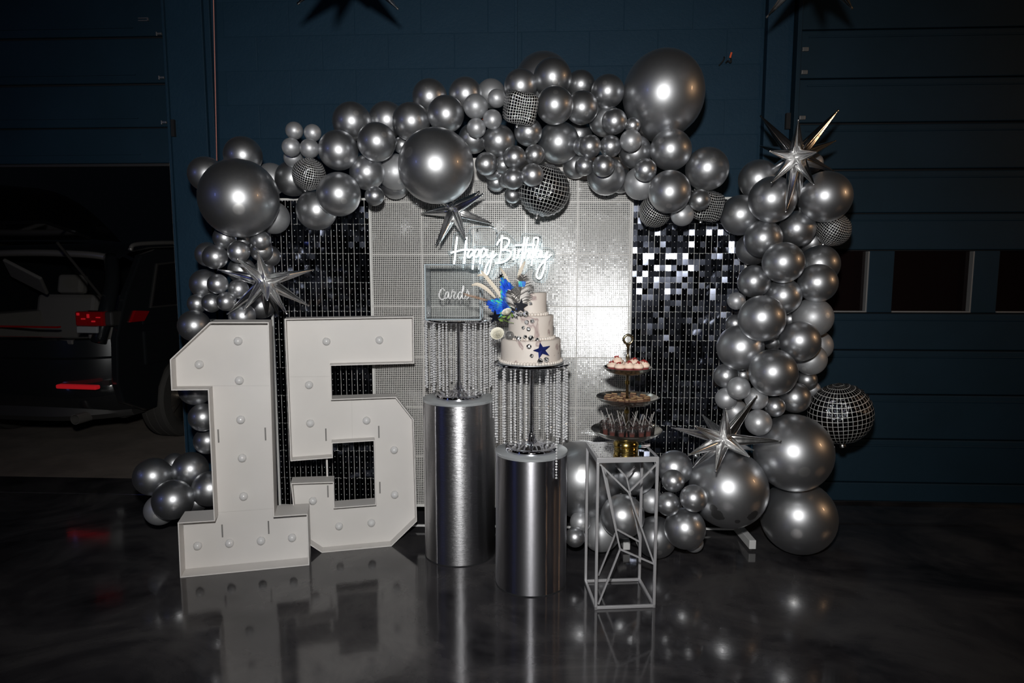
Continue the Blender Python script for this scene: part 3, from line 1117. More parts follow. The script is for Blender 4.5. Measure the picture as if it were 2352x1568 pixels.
zc = lambda x, y: (1120 + x/6.27, 600 + y/6.27)
for x, y, r_, t_ in ((560, 875, 5.5, .102), (645, 860, 5.3, .102), (515, 955, 4.4, .102), (590, 975, 5.3, .102), (405, 765, 7.2, .110), (480, 762, 5, .112), (550, 755, 7.2, .112),
                     (450, 1110, 6.6, .112), (540, 1088, 4.8, .110), (625, 1105, 6.6, .114), (715, 1128, 5, .112), (595, 1225, 6, .136), (633, 1360, 4.8, .136),
                     (755, 1435, 6.6, .136), (845, 1415, 6.4, .136), (605, 440, 5, .071), (622, 610, 4.2, .071), (395, 1090, 3.2, .112)):
    mini_ball(*zc(x, y), r_, t_)
P = on_tier(*zc(320, 1065), .112, .020)
mb_ = MB().sphere((0, 0, 0), 10/F*3.0, 16, 10)
mb_.build('mini_mirror_ball', M['disco_fine'], ck, loc=P, smooth=True)


def star_mesh(name, m, c, r, tilt, nx, thick=.002, spin=0.0):
    pts = []
    for k in range(10):
        a = spin + math.pi/2 + k*math.pi/5
        rr = r if k % 2 == 0 else r*.40
        pts.append((math.cos(a)*rr, math.sin(a)*rr))
    b = MB(Matrix.Translation(c) @ Euler((tilt, 0, nx)).to_matrix().to_4x4())
    b.prism(pts, -thick, 0)
    return b.build(name, m, ck)


star_mesh('star', M['black_star'], on_tier(*zc(478, 640), .100, .022), .034, .1, .1, spin=-.1)
star_mesh('star', M['black_star'], ck_at(*zc(105, 800), -.09), .034, .2, .5, spin=.1)
star_mesh('star', M['black_star'], ck_at(*zc(310, 500), -.03), .026, .3, -.6, spin=.5)
star_mesh('star', M['black_star'], ck_at(*zc(190, 215), .02), .018, .3, .6, spin=.8)
# blue mirrored star, its points bent outwards
bs = MB()
c0 = on_tier(*zc(775, 1280), .136, .004)
ang = math.atan2(c0.x, -c0.y)
bs.M = Matrix.Translation(c0) @ Euler((0, 0, ang)).to_matrix().to_4x4()
ring = []
for k in range(10):
    a = .25 + math.pi/2 + k*math.pi/5
    rr = .039 if k % 2 == 0 else .016
    ring.append(Vector((math.cos(a)*rr*1.1, -.012 if k % 2 == 0 else -.003, math.sin(a)*rr*.95)))
cc = Vector((0, -.008, 0))
for k in range(10):
    bs.quad([cc, ring[k], ring[(k+1) % 10]])
    bs.quad([cc + Vector((0, .002, 0)), ring[(k+1) % 10] + Vector((0, .002, 0)), ring[k] + Vector((0, .002, 0))])
bs.build('star', M['blue_star'], ck)


def palm(name, m, base, tip, width, folds, lean, spikes=True):
    """pleated palm-spear fan from base to tip"""
    base, tip = Vector(base), Vector(tip)
    ax = tip - base
    L = ax.length
    ax.normalize()
    side = ax.cross(Vector((0, -1, 0))).normalized()
    nrm = side.cross(ax).normalized()
    b = MB()
    n = folds*2
    prev = None
    for k in range(n+1):
        t = -1 + 2*k/n
        ll = L*(1 - .55*abs(t)**1.6) + (L*.07 if k % 2 else -L*.05 if spikes else 0)
        z = (.006 if k % 2 else -.006)
        out = base + side*(t*width) + ax*ll*(1-.10*abs(t)) + nrm*(z + lean*ll)
        mid = base + side*(t*width*.55) + ax*ll*.45 + nrm*(z*.7 + lean*ll*.3)
        low = base + side*(t*width*.06) + nrm*z*.1
        cur = (low, mid, out)
        if prev:
            b.quad([prev[0], cur[0], cur[1], prev[1]])
            b.quad([prev[1], cur[1], cur[2], prev[2]])
        prev = cur
    b.tube([base - ax*.03, base + ax*.01], .002, 6)
    return b.build(name, m, ck)


def feathery(name, m, base, tip, width, n, droop):
    base, tip = Vector(base), Vector(tip)
    ax = (tip-base); L = ax.length; ax.normalize()
    side = ax.cross(Vector((0, -1, 0))).normalized()
    b = MB()
    b.tube([base - ax*.04, base + ax*L*.5, tip], [.0018, .0014, .0008], 6)
    for k in range(n):
        f = .08 + .90*k/n
        p = base + ax*L*f
        w = width*(math.sin(math.pi*min(1, f*.80+.18))**.7)
        for s in (-1, 1):
            e_ = p + side*s*w + ax*w*.75 + Vector((0, -.012*R.random(), -droop*w))
            mid = (p+e_)/2 + ax*w*.12
            q = ax*.0028
            b.quad([p-q, p+q, mid+q, mid-q])
            b.quad([mid-q, mid+q, e_])
    return b.build(name, m, ck)


# silver palm leaves
feathery('palm_leaf', M['palm_silver'], ck_at(*zc(430, 690), -.10), ck_at(*zc(520, 190), -.07), .047, 22, .1)
feathery('palm_leaf', M['palm_silver'], ck_at(*zc(400, 700), -.10), ck_at(*zc(330, 400), -.08), .035, 14, .1)
feathery('palm_leaf', M['palm_silver'], ck_at(*zc(470, 640), -.09), ck_at(*zc(640, 330), -.06), .030, 14, .3)
# iridescent blue fans
palm('iridescent_fan', M['holo'], ck_at(*zc(390, 640), -.075), ck_at(*zc(205, 240), -.05), .040, 8, .05, False)
palm('iridescent_fan', M['holo'], ck_at(*zc(350, 720), -.085), ck_at(*zc(-10, 590), -.06), .046, 9, .05, False)
b = MB()
for f in (-.4, -.1, .2):
    p0 = ck_at(*zc(500, 330), -.085) + Vector((f*.03, 0, 0))
    b.quad([p0 + Vector((-.004, 0, -.012)), p0 + Vector((.006, 0, -.010)), p0 + Vector((.010, -.003, .012)), p0 + Vector((-.006, -.003, .014))])
b.build('iridescent_strip', M['holo'], ck)


def blade(name, m, pix, w, back):
    """tapering feather or quill along pixel points"""
    pts = spline([ck_at(x, y, back) for x, y in pix], 5)
    n = len(pts)
    rs = [max(.0012, w*math.sin(math.pi*(.12+.80*i/(n-1)))**.8) for i in range(n)]
    bb = MB()
    prev = None
    for i, p in enumerate(pts):
        t = (pts[min(i+1, n-1)] - pts[max(i-1, 0)]).normalized()
        s = t.cross(Vector((0, -1, 0))).normalized()
        cur = (p - s*rs[i], p + Vector((0, -.004, 0)), p + s*rs[i])
        if prev:
            bb.quad([prev[0], cur[0], cur[1], prev[1]])
            bb.quad([prev[1], cur[1], cur[2], prev[2]])
        prev = cur
    return bb.build(name, m, ck, smooth=60)


blade('feather', M['quill'], [(1155, 688), (1140, 665), (1118, 638), (1105, 622)], .0085, -.05)
blade('feather', M['quill'], [(1121, 635), (1108, 631), (1096, 633)], .006, -.048)
blade('feather', M['quill'], [(1138, 684), (1118, 664), (1098, 653), (1083, 655)], .0085, -.06)
blade('feather', M['quill'], [(1172, 655), (1160, 632), (1148, 614)], .006, -.03)
blade('feather', M['quill'], [(1190, 640), (1196, 620), (1206, 600)], .008, -.03)
# brown grass plume: one tuft of hairs
b = MB()
a0, a1 = ck_at(1122, 690, -.06), ck_at(1072, 677, -.04)
b.tube([a0 + (a0-a1)*.3, a0, a1], [.002, .002, .001], 6)
for k in range(150):
    f = R.random()
    p = a0.lerp(a1, f)
    d = (a1-a0).normalized()*.022 + Vector((R.uniform(-.4, .4), R.uniform(-1, 1), R.uniform(-1, 1))).normalized()*.012*(1-.4*f)
    b.quad([p + Vector((0, 0, .0008)), p - Vector((0, 0, .0008)), p + d])
b.build('grass_plume', M['tail_grass'], ck)


def rose(c, r, tilt):
    root = MB(Matrix.Translation(c) @ Euler(tilt).to_matrix().to_4x4())
    for layer in range(5):
        n = 3 + layer
        rr = r*(.22 + .19*layer)
        for k in range(n):
            a = 2*math.pi*k/n + layer*.7
            hgt = r*(1.15 - .13*layer)
            prev = None
            for s in range(6):
                aa = a + (s/5-.5)*2*math.pi/n*1.35
                edge = 1 - .25*abs(s/5-.5)*2
                lo = (math.cos(aa)*rr*.4, math.sin(aa)*rr*.4, -r*.4)
                md = (math.cos(aa)*rr, math.sin(aa)*rr, hgt*.35*edge)
                hi = (math.cos(aa)*rr*(1.0+.16*layer*.5), math.sin(aa)*rr*(1.0+.16*layer*.5), hgt*edge*.8)
                cur = (lo, md, hi)
                if prev:
                    root.quad([prev[0], cur[0], cur[1], prev[1]])
                    root.quad([prev[1], cur[1], cur[2], prev[2]])
                prev = cur
    o = root.build('white_rose', M['petal'], ck, smooth=True)
    return o


rs1 = rose(ck_at(1143, 768, -.10), .024, (.9, -.5, .2))
rs2 = rose(ck_at(1165, 718, -.115), .018, (.5, -.45, .1))
for c0, rot in (((1168, 728), .6), ((1176, 724), -.5), ((1157, 727), 1.4), ((1150, 735), 2.0)):
    p = ck_at(*c0, -.12)
    lf = MB(Matrix.Translation(p) @ Euler((.3, rot, .3)).to_matrix().to_4x4())
    lf.quad([(0, 0, -.012), (.006, -.003, 0), (0, 0, .014), (0, .001, 0)])
    lf.quad([(0, 0, -.012), (0, .001, 0), (0, 0, .014), (-.006, -.003, 0)])
    lf.build('rose_leaf', M['leaf'], ck)
MB().tube(spline([ck_at(1150, 730, -.11), ck_at(1165, 738, -.10), ck_at(1180, 742, -.09)]), .0012, 5).build('rose_stem', M['leaf'], ck)

# ------------------------------------------------------------------ wire stand with mirror top
SF = Vector((.366, 2.833, 0)); SA = rad(4)
st = empty('wire_stand', SF, SA)
tag(st, 'geometric silver wire pedestal with mirrored top, right of the cake', 'stand')
W_, D_, H_ = .258, .252, .680
t_ = .012
for x in (0, W_):
    for y in (0, D_):
        MB().bx(x-t_/2, x+t_/2, y-t_/2, y+t_/2, 0, H_-.022).build('leg', M['brushed_steel'], st, bevel=.0012)
for nm, z, hh in (('bottom_bar', .007, .012), ('top_bar', H_-.012, .022)):
    for y in (0, D_):
        MB().bx(-t_/2, W_+t_/2, y-t_/2, y+t_/2, z-hh/2, z+hh/2).build(nm, M['brushed_steel'], st, bevel=.0012)
    for x in (0, W_):
        MB().bx(x-t_/2, x+t_/2, t_/2, D_-t_/2, z-hh/2, z+hh/2).build(nm, M['brushed_steel'], st, bevel=.0012)
MB().bx(t_/2, W_-t_/2, t_/2, D_-t_/2, H_-.010, H_-.003).build('mirror_top', M['mirror_top'], st)


def sloc(x, y, yl=0.0):
    """pixel of a 3.563x enlargement -> stand frame on the plane local y = yl"""
    m = root_matrix(st)
    N = (m.to_3x3() @ Vector((0, -1, 0)))
    P = on_plane(1290 + x*.2806, 980 + y*.2806, m @ Vector((0, yl, 0)), N)
    v = m.inverted() @ P
    return Vector((min(max(v.x, .0), W_), v.y, min(max(v.z, .01), H_-.03)))


# three faces of bent web bars: front, back, sides
lines = [((315, 300), (548, 535), 0), ((548, 535), (780, 300), 0), ((548, 535), (755, 1115), 0), ((330, 320), (445, 855), .0),
         ((445, 855), (478, 1000), 0), ((478, 1000), (300, 1450), 0), ((478, 1000), (755, 1120), 0)]
for a, b_, yl in lines:
    MB().beam(sloc(*a, yl), sloc(*b_, yl), .0072).build('web_bar', M['brushed_steel'], st)
for a, b_ in (((445, 320), (530, 410)), ((530, 410), (600, 325)), ((530, 410), (560, 540)), ((560, 540), (710, 940)), ((350, 330), (448, 850)), ((455, 840), (705, 940)), ((440, 870), (300, 1215))):
    MB().beam(sloc(*a, D_), sloc(*b_, D_), .0072).build('web_bar', M['brushed_steel'], st)

# packet lying on the mirror top
pk = empty('packet', root_matrix(st) @ Vector((.205, .205, H_-.0015)), rad(-12))
tag(pk, 'small teal and clear packet lying behind the tray on the mirror top', 'packet')
MB().bx(-.045, .035, -.022, .022, 0, .005).build('sleeve', M['paper_teal'], pk, bevel=.001)
MB().bx(-.05, .05, -.026, .026, .005, .011).build('clear_cover', M['cellophane'], pk)
MB().bx(.035, .060, -.020, -.012, .001, .004).bx(.035, .060, .006, .014, .001, .004).bx(.058, .075, -.020, .014, .001, .004).build('hang_tab', M['paper_white'], pk)

# ------------------------------------------------------------------ three-tier tray with sweets
TR = Vector((.507, 2.962, H_-.0025))
tr = empty('tiered_tray', TR)
tag(tr, 'three-tier brass and silver serving tray of sweets on the wire stand', 'tray')
MB().lathe([(0, 0), (.052, 0), (.054, .004), (.054, .018), (.050, .022), (.056, .024), (.056, .034), (.046, .048), (.034, .060), (.026, .064)], 48).build('foot', M['brass'], tr, smooth=40)
MB().lathe([(.006, .060), (.006, .365), (.008, .368), (.005, .375), (.008, .382), (.005, .389), (.008, .396), (.005, .403), (.009, .412), (.004, .43)], 20).build('pole', M['bronze'], tr, smooth=50)
for z in (.170, .178, .300, .308):
    MB().lathe([(.006, z-.006), (.010, z-.003), (.010, z+.003), (.006, z+.006)], 16).build('collar', M['brass'], tr, smooth=50)
rgc = Vector((0, 0, .497-.003))
ringp = [rgc + Vector((math.cos(a)*.0195, 0, math.sin(a)*.0195)) for a in [2*math.pi*k/28 for k in range(28)]]
MB().tube(ringp, .0058, 10, closed=True).lathe([(.004, .43), (.0065, .462), (.010, .470)], 12).build('ring_handle', M['bronze'], tr, smooth=True)


def bowl(rim, z, hgt, foot):
    pr = [(foot*.2, 0), (foot, 0), (foot+(rim-foot)*.55, hgt*.28), (foot+(rim-foot)*.88, hgt*.72), (rim, hgt), (rim+.002, hgt+.0015), (rim-.001, hgt+.003),
          (rim-.004, hgt-.001), (foot+(rim-foot)*.84, hgt*.74), (foot+(rim-foot)*.5, hgt*.33), (foot*.9, .006), (.006, .006)]
    return MB().lathe([(r_, z+q) for r_, q in pr], 64).build('bowl', M['tray_metal'], tr, smooth=60)


bz = [(.156, .058, .036, .075), (.136, .205, .034, .062), (.106, .341, .030, .05)]
for rim, z, hh, ft in bz: bowl(rim, z, hh, ft)

# mini cheesecakes on the top tier
def frosted():
    r_ = empty('mini_cheesecake', (0, 0, 0))
    MB().lathe([(0, 0), (.020, 0), (.0225, .016), (.0195, .019)], 20).build('crust', M['red_velvet'], r_, smooth=40)
    MB().lathe([(.0215, .009), (.0245, .014), (.0235, .021), (.0185, .023), (.0175, .027), (.011, .031), (0, .033)], 20).build('frosting', M['frost'], r_, smooth=True)
    c = MB()
    for k in range(15):
        a, q = R.uniform(0, 6.3), R.uniform(0, .015)
        c.box((math.cos(a)*q, math.sin(a)*q, .0325 - q*q*22 + R.uniform(0, .003)), g(R.uniform(.003, .006)), Euler((R.random(), R.random(), R.random())))
    c.build('red_crumbs', M['crumb'], r_)
    return r_


proto = frosted()
MB().lathe([(.012, .366), (.088, .362), (.088, .366), (.012, .370)], 40).build('doily', M['red_velvet'], tr)
spots = [(-62, .072, 0), (-95, .064, 0), (-128, .070, 0), (-28, .074, 0), (-165, .072, 0), (10, .072, 0), (60, .058, 0), (115, .060, 0), (160, .045, .012), (-60+95, .04, .004)]
CAKE_AT = ['front right of centre', 'front middle', 'front left of centre', 'at the right front edge', 'at the left front edge', 'rightmost', 'back right', 'back left behind the pole', 'stacked higher at the left', 'tucked close before the pole']
for i, (a, q, dz) in enumerate(spots):
    o = proto if i == 0 else copy_tree(proto)
    o.location = TR + Vector((math.cos(rad(a))*q, math.sin(rad(a))*q, .3685+dz))
    o.rotation_euler = (0, 0, R.uniform(0, 6))
    o.scale = (1, 1, R.uniform(.9, 1.1))
    tag(o, 'mini cream cake with red crumbs on the top tray tier, ' + CAKE_AT[i], 'cake', 'mini cakes on the top tier')


def brownie():
    r_ = empty('brownie_bite', (0, 0, 0))
    MB().box((0, 0, .010), (.027, .021, .020)).build('cake', M['brownie'], r_, bevel=.002)
    MB().box((0, 0, .0208), (.025, .012, .003), Euler((0, 0, .08))).build('caramel', M['drizzle'], r_, bevel=.001)
    return r_


bproto = brownie()
ring_spots = (('outer ring', .088, 12), ('middle ring', .057, 8), ('inner ring', .029, 4))
HOURS = ['right end (three o’clock)', 'right rear (two o’clock)', 'rear right (one o’clock)', 'rear (twelve o’clock)', 'rear left (eleven o’clock)', 'left rear (ten o’clock)',
         'left end (nine o’clock)', 'left front (eight o’clock)', 'front left (seven o’clock)', 'front (six o’clock)', 'front right (five o’clock)', 'right front (four o’clock)']
EIGHT = ['right', 'rear right', 'rear', 'rear left', 'left', 'front left', 'front', 'front right']
idx = 0
for rn, q, n in ring_spots:
    for k in range(n):
        a = 2*math.pi*(k+R.uniform(-.12, .12))/n
        o = bproto if idx == 0 else copy_tree(bproto)
        idx += 1
        o.location = TR + Vector((math.cos(a)*q, math.sin(a)*q, .2125 + (.006 if q > .08 else 0) + R.uniform(0, .004)))
        o.rotation_euler = (R.uniform(-.12, .12), R.uniform(-.12, .12), R.uniform(-.7, .7))
        where = (HOURS[k] if n == 12 else EIGHT[k] if n == 8 else EIGHT[2*k]).replace('’', "'")
        tag(o, 'brownie bite on the middle tray tier, %s, %s' % (rn, where), 'brownie', 'brownie bites on the middle tier')


def cup():
    r_ = empty('dessert_cup', (0, 0, 0))
    MB().lathe([(0, 0), (.017, 0), (.021, .036), (.0205, .036), (.0165, .001)], 20).build('cup', M['cellophane'], r_, smooth=40)
    MB().lathe([(0, .0012), (.0160, .0012), (.0195, .027), (.012, .029), (0, .0285)], 20).build('mousse', M['mousse'], r_, smooth=40)
    d = MB()
    prof = [(.021, .037)]
    for k in range(1, 6):
        t = k/6*math.pi/2
        prof.append((.021*math.cos(t), .037+.020*math.sin(t)))
    d.lathe(prof + [(0, .058)], 12)
    for v in d.bm.verts:
        v.co += Vector((R.uniform(-1, 1), R.uniform(-1, 1), R.uniform(-1, 1)))*.0018
    d.build('clear_dome', M['cellophane'], r_)
    f = MB()
    f.tube([(0, 0, .03), (.004, 0, .060), (.016, .004, .102)], [.0016, .0016, .0022], 6)
    f.tube([(.004, 0, .058), (-.006, .003, .075), (-.010, .004, .082)], .0010, 5)
    f.build('clear_fork', M['clear_plastic'], r_)
    return r_


cproto = cup()
cups = [(-112, .098), (-86, .103), (-60, .100), (-135, .104), (-35, .104), (-165, .100), (-8, .104), (25, .100), (60, .098), (95, .098), (130, .1), (165, .1), (-100, .055), (-30, .055), (40, .055), (110, .055), (-165, .055)]
CUP_AT = ['front left of middle', 'front middle', 'front right of middle', 'left front', 'right front', 'leftmost in front', 'rightmost', 'right, towards the back', 'back right', 'middle of the back', 'back left', 'left, towards the back', 'second row, front', 'second row, right', 'second row, rear right', 'second row, rear', 'second row, left']
for i, (a, q) in enumerate(cups):
    o = cproto if i == 0 else copy_tree(cproto)
    o.location = TR + Vector((math.cos(rad(a))*q, math.sin(rad(a))*q, .0725 if q > .08 else .066))
    o.rotation_euler = (0, 0, R.uniform(-.6, .6) + (0 if math.cos(rad(a)) > -.1 else math.pi*.9))
    tag(o, 'clear mousse cup with fork, lowest tray tier, ' + CUP_AT[i], 'dessert', 'dessert cups on the lowest tier')

# ------------------------------------------------------------------ balloons
def balloon_mesh():
    b = MB()
    n, m = 40, 26
    prof = []
    for i in range(m+1):
        t = math.pi*i/m
        r_, z = math.sin(t), -math.cos(t)
        if z < -.55:                       # draws in towards the neck
            f = (-.55 - z)/.45
            r_ = r_*(1-.10*f)
            z = z - .10*f*f
        prof.append((r_ if 0 < i < m else 0.0, z))
    prof[0] = (0.03, -1.10)
    # neck, knot and rolled lip
    prof = [(0.0, -1.26), (.075, -1.25), (.085, -1.21), (.03, -1.15), (.055, -1.12)] + prof[1:]
    b.lathe(prof, n)
    return b.mesh('balloon', M['chrome_latex'], smooth=True)


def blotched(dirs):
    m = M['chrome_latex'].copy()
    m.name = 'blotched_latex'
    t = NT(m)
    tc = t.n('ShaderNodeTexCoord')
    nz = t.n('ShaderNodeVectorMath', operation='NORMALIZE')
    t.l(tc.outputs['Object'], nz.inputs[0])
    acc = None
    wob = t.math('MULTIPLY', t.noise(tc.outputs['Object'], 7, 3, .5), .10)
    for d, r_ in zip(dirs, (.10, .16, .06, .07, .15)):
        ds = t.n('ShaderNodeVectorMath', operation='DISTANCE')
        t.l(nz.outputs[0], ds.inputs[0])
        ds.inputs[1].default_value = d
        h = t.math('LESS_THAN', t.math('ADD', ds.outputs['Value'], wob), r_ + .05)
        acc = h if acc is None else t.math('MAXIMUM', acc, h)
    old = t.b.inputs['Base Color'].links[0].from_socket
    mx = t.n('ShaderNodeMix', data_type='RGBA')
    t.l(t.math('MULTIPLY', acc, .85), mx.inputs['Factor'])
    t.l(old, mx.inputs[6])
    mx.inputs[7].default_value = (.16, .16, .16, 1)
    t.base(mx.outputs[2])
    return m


BMESH = balloon_mesh()
BMESH2 = BMESH.copy()
BMESH2.materials[0] = M['dull_latex']

